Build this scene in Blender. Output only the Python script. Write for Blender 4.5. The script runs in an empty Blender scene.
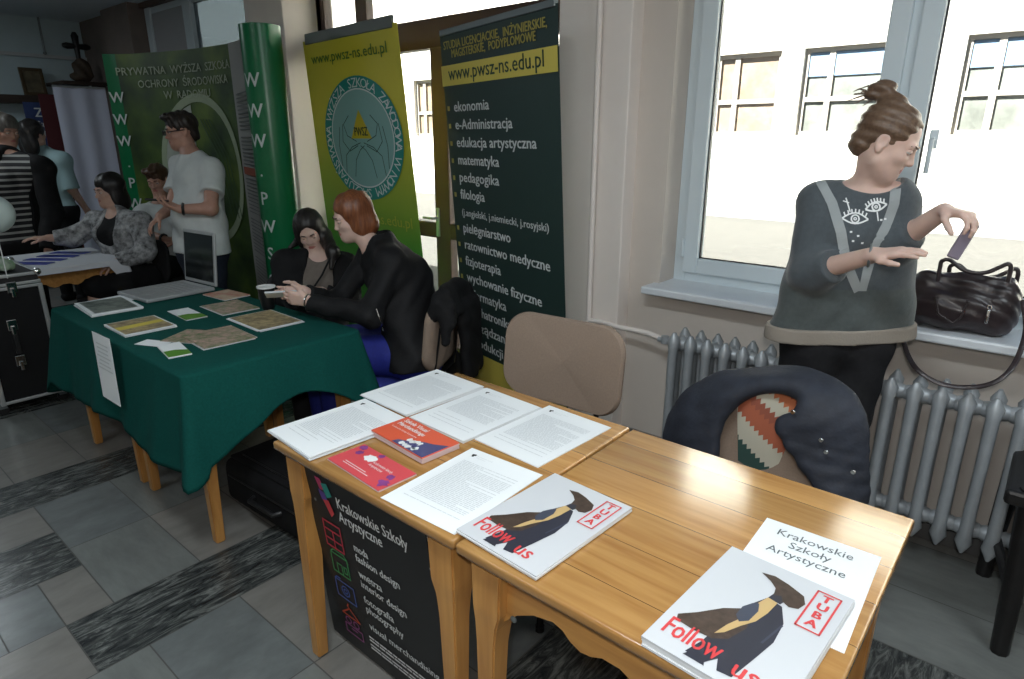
import bpy, bmesh, math, random
import numpy as np
from mathutils import Vector, Matrix, Euler
from mathutils.bvhtree import BVHTree
random.seed(7)
rng = np.random.default_rng(7)
S = bpy.context.scene
COL = S.collection
R_ = math.radians

# ------------------------------------------------------------------ camera
CAM_H, CAM_PITCH, CAM_YAW, CAM_F = 1.6, .305, -.705, 640.0
cam = bpy.data.cameras.new('camera'); camo = bpy.data.objects.new('camera', cam); COL.objects.link(camo)
camo.location = (0, 0, CAM_H); camo.rotation_euler = (math.pi/2-CAM_PITCH, 0, -CAM_YAW)
cam.sensor_width = 36; cam.lens = CAM_F/1024*36; cam.clip_start = .05; cam.clip_end = 200
S.camera = camo
# ------------------------------------------------------------------ sky, sun, lamps, exposure
S.view_settings.view_transform = 'Standard'; S.view_settings.look = 'None'
S.view_settings.gamma = 1; S.view_settings.use_curve_mapping = False
S.view_settings.exposure = 0.0
world = bpy.data.worlds.new('sky'); S.world = world; world.use_nodes = True
wn = world.node_tree.nodes; bg = wn['Background']
sky = wn.new('ShaderNodeTexSky'); sky.sky_type = 'HOSEK_WILKIE'; sky.sun_direction = (-.3, -.65, .7); sky.turbidity = 3.0
world.node_tree.links.new(sky.outputs[0], bg.inputs[0]); bg.inputs[1].default_value = 3.0
def light(name, kind, loc, energy, color=(1, 1, 1), rot=None, size=None, sizey=None, spread=None):
    l = bpy.data.lights.new(name, kind); o = bpy.data.objects.new(name, l); COL.objects.link(o)
    o.location = loc; l.energy = energy; l.color = color
    if rot is not None: o.rotation_euler = rot
    if kind == 'AREA':
        l.size = size
        if sizey: l.shape = 'RECTANGLE'; l.size_y = sizey
        if spread: l.spread = spread
    return o
sun = light('sun', 'SUN', (0, -10, 20), 38.0, (1, .95, .88), (R_(46), 0, R_(-25)))
sun.data.angle = R_(.6)
# the flash on the photographer's camera, and unseen fill lights added under the ceiling
light('camera_flash', 'AREA', (.03, -.03, CAM_H+.16), 13, (1, .98, .95), (math.pi/2-.40, 0, -CAM_YAW), .12, .09)
for lx, ly, e in ((-.6, .2, 40), (1.0, 1.5, 24), (-3.0, -.9, 14), (-7.3, .4, 22)):
    light('ceiling_fill', 'AREA', (lx, ly, 2.86), e, (.86, .95, 1), (0, 0, 0), 1.2, .3)
# daylight comes in through the openings: sky portals in the glazing
for (px_, pz_, w_, h_) in ((-.1, 1.7, 2.7, 1.5), (-3.2, 1.2, 2.6, 2.4)):
    p = light('daylight_portal', 'AREA', (px_, 3.3, pz_), 1, (1, 1, 1), (math.pi/2, 0, 0), w_, h_)
    p.data.cycles.is_portal = True; p.rotation_euler = (-math.pi/2, 0, 0)
try:
    S.cycles.use_denoising = True; S.cycles.max_bounces = 8; S.cycles.diffuse_bounces = 4
    S.cycles.transparent_max_bounces = 12; S.cycles.sample_clamp_indirect = 6; S.cycles.caustics_reflective = False; S.cycles.caustics_refractive = False
except Exception: pass

# ------------------------------------------------------------------ helpers: places
cp_, sp_ = math.cos(CAM_PITCH), math.sin(CAM_PITCH)
FW = Vector((math.sin(CAM_YAW)*cp_, math.cos(CAM_YAW)*cp_, -sp_)); RT = Vector((math.cos(CAM_YAW), -math.sin(CAM_YAW), 0)); DN = FW.cross(RT)
def at(x, y, Y=None, z=None, X=None):
    """the point on the plane Y / z / X that photo pixel (x, y) looks at"""
    v = FW+RT*((x-512)/CAM_F)+DN*((y-339.5)/CAM_F); o = Vector((0, 0, CAM_H))
    t = (Y/v.y) if Y is not None else ((z-CAM_H)/v.z if z is not None else X/v.x)
    return o+v*t
def plane_at(x0, y0, Y0):
    """a picture plane through the place seen at (x0, y0) on plane Y0; its third argument moves along the view"""
    D0 = (at(x0, y0, Y=Y0)-Vector((0, 0, CAM_H))).dot(FW)
    return lambda x, y, Y: Vector((0, 0, CAM_H))+(FW+RT*((x-512)/CAM_F)+DN*((y-339.5)/CAM_F))*(D0+(Y-Y0))
def foot_at(x, Y, z):
    """the point of plane Y at height z that falls on picture column x"""
    lo, hi = -200.0, 1200.0
    for _ in range(50):
        m = (lo+hi)/2
        if at(x, m, Y=Y).z > z: lo = m
        else: hi = m
    return at(x, m, Y=Y)
def V(*a): return Vector(a if len(a) > 1 else a[0])

# ------------------------------------------------------------------ helpers: objects
def tag(o, label=None, cat=None, group=None, kind=None):
    if label: o['label'] = label
    if cat: o['category'] = cat
    if group: o['group'] = group
    if kind: o['kind'] = kind
    return o
def thing(name, label, cat, loc=(0, 0, 0), rz=0, group=None):
    o = bpy.data.objects.new(name, None); o.empty_display_size = .05; COL.objects.link(o)
    o.location = loc; o.rotation_euler = (0, 0, rz)
    return tag(o, label, cat, group)
def wmat(o):
    m = Matrix.LocRotScale(o.location, o.rotation_euler, o.scale)
    return wmat(o.parent) @ m if o.parent else m
def link(name, me, parent=None, world=False):
    o = bpy.data.objects.new(name, me); COL.objects.link(o)
    if parent is not None:
        if world: me.transform(wmat(parent).inverted())
        o.parent = parent
    return o
def recentre(o):
    """move the origin of a one-mesh thing to the middle of its underside"""
    me = o.data; n = len(me.vertices); a = np.empty(n*3); me.vertices.foreach_get('co', a); a = a.reshape(-1, 3)
    c = Vector(((a[:, 0].min()+a[:, 0].max())/2, (a[:, 1].min()+a[:, 1].max())/2, a[:, 2].min()))
    me.transform(Matrix.Translation(-c)); o.location = o.location+c
    return o
def copy_tree(o, parent=None):
    c = o.copy(); COL.objects.link(c)
    if parent is not None: c.parent = parent
    for ch in list(o.children): copy_tree(ch, c)
    return c
class MB:
    """collects shapes and links them as one mesh object"""
    def __init__(s): s.v = []; s.f = []; s.m = []; s.mat = 0
    def add(s, vs, fs, M=None):
        b = len(s.v)
        s.v += [tuple(M @ Vector(v)) for v in vs] if M is not None else [tuple(v) for v in vs]
        s.f += [tuple(i+b for i in f) for f in fs]; s.m += [s.mat]*len(fs); return s
    def bm(s, b, M=None):
        b.verts.index_update(); s.add([v.co for v in b.verts], [[v.index for v in f.verts] for f in b.faces], M); b.free(); return s
    def box(s, x0, x1, y0, y1, z0, z1, bev=0, M=None, seg=2):
        b = bmesh.new(); bmesh.ops.create_cube(b, size=1)
        for v in b.verts: v.co = Vector(((x0+x1)/2+v.co.x*(x1-x0), (y0+y1)/2+v.co.y*(y1-y0), (z0+z1)/2+v.co.z*(z1-z0)))
        if bev: bmesh.ops.bevel(b, geom=b.edges[:], offset=bev, segments=seg, affect='EDGES', profile=.5)
        return s.bm(b, M)
    def prism(s, pts, h, M=None, z0=0):
        """a flat outline given some thickness"""
        n = len(pts)
        a = sum(pts[i][0]*pts[(i+1) % n][1]-pts[(i+1) % n][0]*pts[i][1] for i in range(n))
        if a < 0: pts = pts[::-1]
        vs = [(p[0], p[1], z0) for p in pts]+[(p[0], p[1], z0+h) for p in pts]
        fs = [tuple(range(n-1, -1, -1)), tuple(range(n, 2*n))]+[(i, (i+1) % n, n+(i+1) % n, n+i) for i in range(n)]
        return s.add(vs, fs, M)
    def tube(s, path, r, n=10, cap=True, flat=None, M=None):
        path = [Vector(p) for p in path]; k = len(path); vs = []; fs = []
        rs = r if hasattr(r, '__len__') else [r]*k
        up = None
        for i, p in enumerate(path):
            t = (path[min(i+1, k-1)]-path[max(i-1, 0)]).normalized()
            if up is None:
                up = Vector((0, 0, 1)) if abs(t.z) < .9 else Vector((0, 1, 0))
                if flat is not None: up = Vector(flat)
            side = t.cross(up).normalized(); up2 = side.cross(t).normalized(); up = up2
            for j in range(n):
                a = 2*math.pi*j/n; rr = rs[i]
                ra, rb = (rr if not isinstance(rr, tuple) else rr[0]), (rr if not isinstance(rr, tuple) else rr[1])
                vs.append(p+side*math.cos(a)*ra+up2*math.sin(a)*rb)
        for i in range(k-1):
            for j in range(n): fs.append((i*n+j, i*n+(j+1) % n, (i+1)*n+(j+1) % n, (i+1)*n+j))
        if cap: fs += [tuple(range(n-1, -1, -1)), tuple((k-1)*n+j for j in range(n))]
        fs = [f[::-1] for f in fs]
        return s.add(vs, fs, M)
    def lathe(s, prof, n=24, M=None, cap=True):
        k = len(prof); vs = [(r*math.cos(2*math.pi*j/n), r*math.sin(2*math.pi*j/n), z) for r, z in prof for j in range(n)]
        fs = [(i*n+j, i*n+(j+1) % n, (i+1)*n+(j+1) % n, (i+1)*n+j) for i in range(k-1) for j in range(n)]
        if cap: fs += [tuple(range(n-1, -1, -1)), tuple((k-1)*n+j for j in range(n))]
        return s.add(vs, fs, M)
    def ball(s, c, r, M=None, seg=14):
        b = bmesh.new(); bmesh.ops.create_uvsphere(b, u_segments=seg, v_segments=seg//2+2, radius=1)
        rr = r if hasattr(r, '__len__') else (r, r, r)
        for v in b.verts: v.co = Vector((c[0]+v.co.x*rr[0], c[1]+v.co.y*rr[1], c[2]+v.co.z*rr[2]))
        return s.bm(b, M)
    def surf(s, f, nu, nv, th=0, M=None):
        """a sheet f(u, v), given the thickness th along its normal"""
        P = [[Vector(f(i/nu, j/nv)) for j in range(nv+1)] for i in range(nu+1)]
        vs = [p for row in P for p in row]; w = nv+1
        fs = [(i*w+j, (i+1)*w+j, (i+1)*w+j+1, i*w+j+1) for i in range(nu) for j in range(nv)]
        if th:
            N = []
            for i in range(nu+1):
                for j in range(nv+1):
                    du = P[min(i+1, nu)][j]-P[max(i-1, 0)][j]; dv = P[i][min(j+1, nv)]-P[i][max(j-1, 0)]
                    N.append(du.cross(dv).normalized())
            b = len(vs); vs = [p for p in vs]+[p-q*th for p, q in zip(vs, N)]
            fs += [tuple(b+i for i in f_[::-1]) for f_ in list(fs)]
            ring = [i*w for i in range(nu+1)]+[nu*w+j for j in range(1, w)]+[i*w+nv for i in range(nu-1, -1, -1)]+[j for j in range(nv-1, 0, -1)]
            for a, c in zip(ring, ring[1:]+ring[:1]): fs.append((c, a, b+a, b+c))
        return s.add(vs, fs, M)
    def mesh(s, name, mats):
        me = bpy.data.meshes.new(name); me.from_pydata(s.v, [], s.f)
        for m in (mats if isinstance(mats, (list, tuple)) else [mats]): me.materials.append(m)
        if len(me.materials) > 1: me.polygons.foreach_set('material_index', s.m)
        me.update(); return me
    def build(s, name, mats, parent=None, world=False, smooth=None):
        me = s.mesh(name, mats)
        if smooth is not None: smooth_by_angle(me, smooth)
        return link(name, me, parent, world)
def smooth_by_angle(me, deg):
    me.polygons.foreach_set('use_smooth', [True]*len(me.polygons))
    b = bmesh.new(); b.from_mesh(me)
    for e in b.edges:
        e.smooth = not (len(e.link_faces) == 2 and e.calc_face_angle(0) > R_(deg))
    b.to_mesh(me); b.free()
def frame(o, x, y, z=None):
    x = Vector(x).normalized(); y = Vector(y); y = (y-x*y.dot(x)).normalized(); z = x.cross(y)
    return Matrix(((x.x, y.x, z.x, o[0]), (x.y, y.y, z.y, o[1]), (x.z, y.z, z.z, o[2]), (0, 0, 0, 1)))
def TR(x, y, z, rz=0): return Matrix.Translation((x, y, z)) @ Matrix.Rotation(rz, 4, 'Z')

# ------------------------------------------------------------------ helpers: materials
def mat(name, col, rough=.5, metal=0, spec=.5, var=0, scale=8, bump=0, bscale=60, sheen=0, coat=0, stretch=None, sss=0, col2=None):
    m = bpy.data.materials.new(name); m.use_nodes = True; nt = m.node_tree; b = nt.nodes['Principled BSDF']
    col = tuple(col)+(1,)
    b.inputs['Base Color'].default_value = col; b.inputs['Roughness'].default_value = rough; b.inputs['Metallic'].default_value = metal
    b.inputs['Specular IOR Level'].default_value = spec
    if sheen: b.inputs['Sheen Weight'].default_value = sheen; b.inputs['Sheen Roughness'].default_value = .5
    if coat: b.inputs['Coat Weight'].default_value = coat; b.inputs['Coat Roughness'].default_value = .12
    if sss:
        b.inputs['Subsurface Weight'].default_value = sss; b.inputs['Subsurface Radius'].default_value = (.008, .003, .0015)
    if var or bump or col2:
        tc = nt.nodes.new('ShaderNodeTexCoord'); mp = nt.nodes.new('ShaderNodeMapping'); nt.links.new(tc.outputs['Object'], mp.inputs[0])
        if stretch: mp.inputs['Scale'].default_value = stretch
    if var or col2:
        n = nt.nodes.new('ShaderNodeTexNoise'); n.inputs['Scale'].default_value = scale; n.inputs['Detail'].default_value = 5; n.inputs['Roughness'].default_value = .65
        nt.links.new(mp.outputs[0], n.inputs[0]); rp = nt.nodes.new('ShaderNodeValToRGB')
        rp.color_ramp.elements[0].position = .3; rp.color_ramp.elements[1].position = .7
        c2 = tuple(col2)+(1,) if col2 else tuple(min(1, c*(1+var)) for c in col[:3])+(1,)
        c1 = col if col2 else tuple(c*(1-var) for c in col[:3])+(1,)
        rp.color_ramp.elements[0].color = c1; rp.color_ramp.elements[1].color = c2
        nt.links.new(n.outputs[0], rp.inputs[0]); nt.links.new(rp.outputs[0], b.inputs['Base Color'])
    if bump:
        n2 = nt.nodes.new('ShaderNodeTexNoise'); n2.inputs['Scale'].default_value = bscale; n2.inputs['Detail'].default_value = 4
        nt.links.new(mp.outputs[0], n2.inputs[0]); bp = nt.nodes.new('ShaderNodeBump'); bp.inputs['Strength'].default_value = bump; bp.inputs['Distance'].default_value = .004
        nt.links.new(n2.outputs[0], bp.inputs['Height']); nt.links.new(bp.outputs[0], b.inputs['Normal'])
    return m
def wood(name, dark, light_, axis, rough=.3, coat=.25, boards=0):
    m = bpy.data.materials.new(name); m.use_nodes = True; nt = m.node_tree; b = nt.nodes['Principled BSDF']; N = nt.nodes.new; L = nt.links.new
    tc = N('ShaderNodeTexCoord'); mp = N('ShaderNodeMapping'); L(tc.outputs['Object'], mp.inputs[0])
    sc = [16, 16, 16]; sc['xyz'.index(axis)] = 1.3; mp.inputs['Scale'].default_value = sc
    n = N('ShaderNodeTexNoise'); n.inputs['Scale'].default_value = 2.2; n.inputs['Detail'].default_value = 7; n.inputs['Distortion'].default_value = .6
    L(mp.outputs[0], n.inputs[0]); rp = N('ShaderNodeValToRGB'); rp.color_ramp.elements[0].position = .3; rp.color_ramp.elements[1].position = .72
    rp.color_ramp.elements[0].color = tuple(dark)+(1,); rp.color_ramp.elements[1].color = tuple(light_)+(1,)
    L(n.outputs[0], rp.inputs[0]); out = rp.outputs[0]
    if boards:
        # glued boards running along x, each a little different
        sx = N('ShaderNodeSeparateXYZ'); L(tc.outputs['Object'], sx.inputs[0])
        d = N('ShaderNodeMath'); d.operation = 'MULTIPLY'; d.inputs[1].default_value = boards; L(sx.outputs[1], d.inputs[0])
        fl = N('ShaderNodeMath'); fl.operation = 'FLOOR'; L(d.outputs[0], fl.inputs[0])
        wn_ = N('ShaderNodeTexWhiteNoise'); wn_.noise_dimensions = '1D'; L(fl.outputs[0], wn_.inputs['W'])
        hs = N('ShaderNodeHueSaturation'); mr = N('ShaderNodeMapRange'); mr.inputs[3].default_value = .72; mr.inputs[4].default_value = 1.12
        L(wn_.outputs[0], mr.inputs[0]); L(mr.outputs[0], hs.inputs['Value']); L(out, hs.inputs['Color']); out = hs.outputs[0]
        fr = N('ShaderNodeMath'); fr.operation = 'FRACT'; L(d.outputs[0], fr.inputs[0])
        lt = N('ShaderNodeMath'); lt.operation = 'LESS_THAN'; lt.inputs[1].default_value = .014; L(fr.outputs[0], lt.inputs[0])
        mx = N('ShaderNodeMix'); mx.data_type = 'RGBA'; L(lt.outputs[0], mx.inputs[0]); L(out, mx.inputs[6]); mx.inputs[7].default_value = (.09, .04, .015, 1); out = mx.outputs[2]
    L(out, b.inputs['Base Color']); b.inputs['Roughness'].default_value = rough
    b.inputs['Coat Weight'].default_value = coat; b.inputs['Coat Roughness'].default_value = .2
    bp = N('ShaderNodeBump'); bp.inputs['Strength'].default_value = .12; bp.inputs['Distance'].default_value = .002; L(n.outputs[0], bp.inputs['Height']); L(bp.outputs[0], b.inputs['Normal'])
    return m
def glass(name, tint=(.93, .97, .97)):
    m = bpy.data.materials.new(name); m.use_nodes = True; nt = m.node_tree; nt.nodes.remove(nt.nodes['Principled BSDF']); N = nt.nodes.new; L = nt.links.new
    t = N('ShaderNodeBsdfTransparent'); t.inputs[0].default_value = tuple(tint)+(1,); g = N('ShaderNodeBsdfGlossy'); g.inputs['Roughness'].default_value = .02
    lw = N('ShaderNodeLayerWeight'); pw_ = N('ShaderNodeMath'); pw_.operation = 'POWER'; pw_.inputs[1].default_value = 5; L(lw.outputs['Facing'], pw_.inputs[0]); fr = N('ShaderNodeMath'); fr.operation = 'MULTIPLY_ADD'; fr.inputs[1].default_value = .9; fr.inputs[2].default_value = .035; L(pw_.outputs[0], fr.inputs[0]); mx = N('ShaderNodeMixShader')
    L(fr.outputs[0], mx.inputs[0]); L(t.outputs[0], mx.inputs[1]); L(g.outputs[0], mx.inputs[2]); L(mx.outputs[0], nt.nodes['Material Output'].inputs[0])
    return m
M = {}
M['wall'] = mat('wall_paint', (.62, .56, .505), .85, spec=.2, var=.03, scale=3, bump=.05, bscale=200)
M['wall_cool'] = mat('far_wall_paint', (.50, .62, .66), .85, spec=.2, var=.03, scale=3)
M['pillar'] = mat('pillar_paint', (.82, .75, .70), .8, spec=.2, var=.03, scale=3)
M['brownwall'] = mat('brown_panel', (.20, .16, .14), .7, var=.15, scale=3)
M['ceil'] = mat('ceiling_paint', (.64, .71, .76), .9, spec=.1)
M['tile'] = mat('floor_tile', (.17, .18, .172), .26, var=.16, scale=4, stretch=(1, 3, 1))
M['tile2'] = mat('floor_tile_warm', (.19, .183, .168), .26, var=.14, scale=4, stretch=(3, 1, 1))
M['tile3'] = mat('floor_tile_cool', (.15, .163, .163), .26, var=.18, scale=5, stretch=(2, 1, 1))
def marble():
    m = mat('dark_marble', (.05, .055, .055), .25); nt = m.node_tree; b = nt.nodes['Principled BSDF']; N = nt.nodes.new; L = nt.links.new
    tc = N('ShaderNodeTexCoord'); mp = N('ShaderNodeMapping'); mp.inputs['Scale'].default_value = (26, 5, 1); mp.inputs['Rotation'].default_value = (0, 0, .12); L(tc.outputs['Object'], mp.inputs[0])
    n = N('ShaderNodeTexNoise'); n.inputs['Scale'].default_value = 1.2; n.inputs['Detail'].default_value = 8; n.inputs['Distortion'].default_value = 1.6; n.inputs['Roughness'].default_value = .7; L(mp.outputs[0], n.inputs[0])
    r = N('ShaderNodeValToRGB'); e = r.color_ramp.elements; e[0].position = .38; e[0].color = (.018, .02, .022, 1); e[1].position = .66; e[1].color = (.20, .21, .20, 1)
    k = e.new(.5); k.color = (.055, .06, .058, 1); L(n.outputs[0], r.inputs[0]); L(r.outputs[0], b.inputs['Base Color']); return m
M['marble'] = marble()
M['grout'] = mat('grout', (.07, .07, .065), .9)
M['white_pvc'] = mat('white_window_profile', (.62, .70, .74), .35)
M['sill'] = mat('white_sill', (.70, .74, .78), .3, var=.03)
M['glass'] = glass('window_glass')
M['brown_frame'] = mat('brown_door_profile', (.10, .06, .045), .45)
M['grey_metal'] = mat('grey_metal', (.22, .25, .26), .4, metal=.6)
M['alu'] = mat('aluminium', (.62, .65, .66), .35, metal=.8)
M['chrome'] = mat('chrome', (.8, .8, .8), .15, metal=1)
M['radiator'] = mat('silver_radiator_paint', (.40, .43, .455), .42, metal=.3, var=.1, scale=14)
M['wood_top'] = wood('table_top_wood', (.42, .20, .055), (.62, .345, .115), 'x', .24, .9, boards=7.2)
M['wood_leg'] = wood('table_leg_wood', (.42, .19, .05), (.60, .31, .09), 'z', .35, .2)
M['wood_rail'] = wood('table_rail_wood', (.42, .19, .05), (.60, .31, .09), 'x', .35, .2)
M['paper'] = mat('paper', (.80, .83, .85), .6, spec=.3)
M['paper_edge'] = mat('paper_edge', (.66, .68, .70), .8, var=.1, scale=300, stretch=(.01, .01, 1))
M['text_grey'] = mat('printed_text', (.60, .63, .65), .7)
M['ink'] = mat('black_ink', (.02, .02, .025), .6)
M['black_cloth'] = mat('black_fabric', (.010, .010, .011), .8, spec=.2, var=.3, scale=12)
M['black_plastic'] = mat('black_plastic', (.012, .012, .013), .42)
M['black_print'] = mat('black_poster', (.013, .013, .014), .5)
M['beige_fabric'] = mat('beige_upholstery', (.27, .205, .16), .9, spec=.15, var=.08, scale=160, bump=.25, bscale=500)
M['white_print'] = mat('white_print', (.75, .77, .77), .6)
M['red_ink'] = mat('red_ink', (.62, .05, .055), .6)
# ------------------------------------------------------------------ lettering
_fc = {}
def glyphs(text):
    """the outline of a line of type as flat faces, cap height about .73"""
    if text in _fc: return _fc[text]
    if 'Ż' in text:      # the dotted capital is set as a Z with its dot
        vs, fs, w = glyphs(text.replace('Ż', 'Z')); vs = list(vs); fs = list(fs)
        for i, ch in enumerate(text):
            if ch != 'Ż': continue
            x = (glyphs(text[:i].replace('Ż', 'Z')+'Z')[2] if i else glyphs('Z')[2])-.24; b = len(vs)
            vs += [(x-.05, .77, 0), (x+.05, .77, 0), (x+.05, .87, 0), (x-.05, .87, 0)]; fs.append((b, b+1, b+2, b+3))
        _fc[text] = (vs, fs, w); return _fc[text]
    cu = bpy.data.curves.new('type', 'FONT'); cu.body = text; cu.size = 1; cu.resolution_u = 2
    o = bpy.data.objects.new('type', cu); COL.objects.link(o)
    bpy.context.view_layer.update()
    me = bpy.data.meshes.new_from_object(o.evaluated_get(bpy.context.evaluated_depsgraph_get()))
    vs = [tuple(v.co) for v in me.vertices]; fs = [tuple(p.vertices) for p in me.polygons]
    bpy.data.objects.remove(o); bpy.data.curves.remove(cu); bpy.data.meshes.remove(me)
    w = max((v[0] for v in vs), default=0)
    _fc[text] = (vs, fs, w); return _fc[text]
def put_text(mb, text, fn, x, y, h, w=None, align='l', bold=0):
    """set text with its baseline at (x, y) of the surface fn(x, y); h is the type size; w squeezes it to a width"""
    vs, fs, W = glyphs(text); sx = h if w is None else w/W
    ox = x-(W*sx/2 if align == 'c' else (W*sx if align == 'r' else 0))
    offs = [(0, 0)] if not bold else [(-bold, 0), (bold, 0), (0, bold*.6)]
    for k, (dx, dy) in enumerate(offs):
        mb.add([fn(ox+v[0]*sx+dx, y+v[1]*h+dy, k) for v in vs], fs)
def arc_text(mb, text, fn, cx, cy, r, a0, a1, h, inward=False):
    """characters spread along an arc from angle a0 to a1 (degrees)"""
    n = len(text)
    for i, ch in enumerate(text):
        if ch == ' ': continue
        a = R_(a0+(a1-a0)*i/max(1, n-1)); vs, fs, W = glyphs(ch)
        ca, sa = math.cos(a), math.sin(a)
        tx, ty = (sa, -ca) if not inward else (-sa, ca)
        ux, uy = (ca, sa) if not inward else (-ca, -sa)
        bx, by = cx+r*ca, cy+r*sa
        mb.add([fn(bx+tx*(v[0]-W/2)*h+ux*v[1]*h, by+ty*(v[0]-W/2)*h+uy*v[1]*h, 0) for v in vs], fs)
def flat_fn(Mx, off=.0012, step=.0002):
    return lambda x, y, k=0: Mx @ Vector((x, y, off+step*k))
def poly_on(mb, pts, fn, k=0):
    mb.add([fn(x, y, k) for x, y in pts], [tuple(range(len(pts)))])
def line_on(mb, pts, w, fn, closed=False, k=0):
    P = [Vector(p) for p in pts]
    if closed: P = P+[P[0]]
    for a, b in zip(P, P[1:]):
        d = (b-a)
        if d.length < 1e-6: continue
        d.normalize(); n = Vector((-d.y, d.x))*w/2; a2 = a-d*w*.3; b2 = b+d*w*.3
        poly_on(mb, [a2-n, b2-n, b2+n, a2+n], fn, k)
def disc_on(mb, cx, cy, rx, ry, fn, k=0, n=40):
    poly_on(mb, [(cx+rx*math.cos(2*math.pi*i/n), cy+ry*math.sin(2*math.pi*i/n)) for i in range(n)], fn, k)
def ring_on(mb, cx, cy, r0, r1, fn, k=0, n=48, ax=1, ay=1):
    for i in range(n):
        a, b = 2*math.pi*i/n, 2*math.pi*(i+1)/n
        poly_on(mb, [(cx+ax*r*math.cos(t), cy+ay*r*math.sin(t)) for r, t in ((r0, a), (r1, a), (r1, b), (r0, b))], fn, k)

# ------------------------------------------------------------------ implicit bodies (people, hair, clothes, soft things)
class Prim:
    pass
def cone(a, b, ra, rb, k=.03, flat=None, ratio=1.0, op='u', cut=False, inf=True):
    p = Prim(); p.kind = 'cone'; p.a = np.array(a, float); p.b = np.array(b, float); p.ra = ra; p.rb = rb; p.k = k; p.op = op; p.cut = cut; p.inf = inf
    p.n = None if flat is None else np.array(Vector(flat).normalized()); p.s = ratio; return p
def ell(c, r, Mx=None, k=.02, op='u', inf=True):
    p = Prim(); p.kind = 'ell'; p.c = np.array(c, float); p.r = np.array(r if hasattr(r, '__len__') else (r, r, r), float); p.k = k; p.op = op; p.inf = inf; p.cut = False
    p.R = np.eye(3) if Mx is None else np.array(Mx.to_3x3()); return p
def half(o, n, k=.0, near=None, rad=0):
    """cuts away everything on the side n points to (only within rad of near, if given)"""
    p = Prim(); p.kind = 'half'; p.o = np.array(o, float); p.n = np.array(Vector(n).normalized()); p.k = k; p.op = 'i'; p.near = near; p.rad = rad; p.inf = False; return p
def fold(amp, axis, freq, seed=0):
    p = Prim(); p.kind = 'fold'; p.amp = amp; p.axis = np.array(axis, float); p.freq = freq; p.seed = seed; p.op = 'f'; p.inf = False; return p
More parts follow.
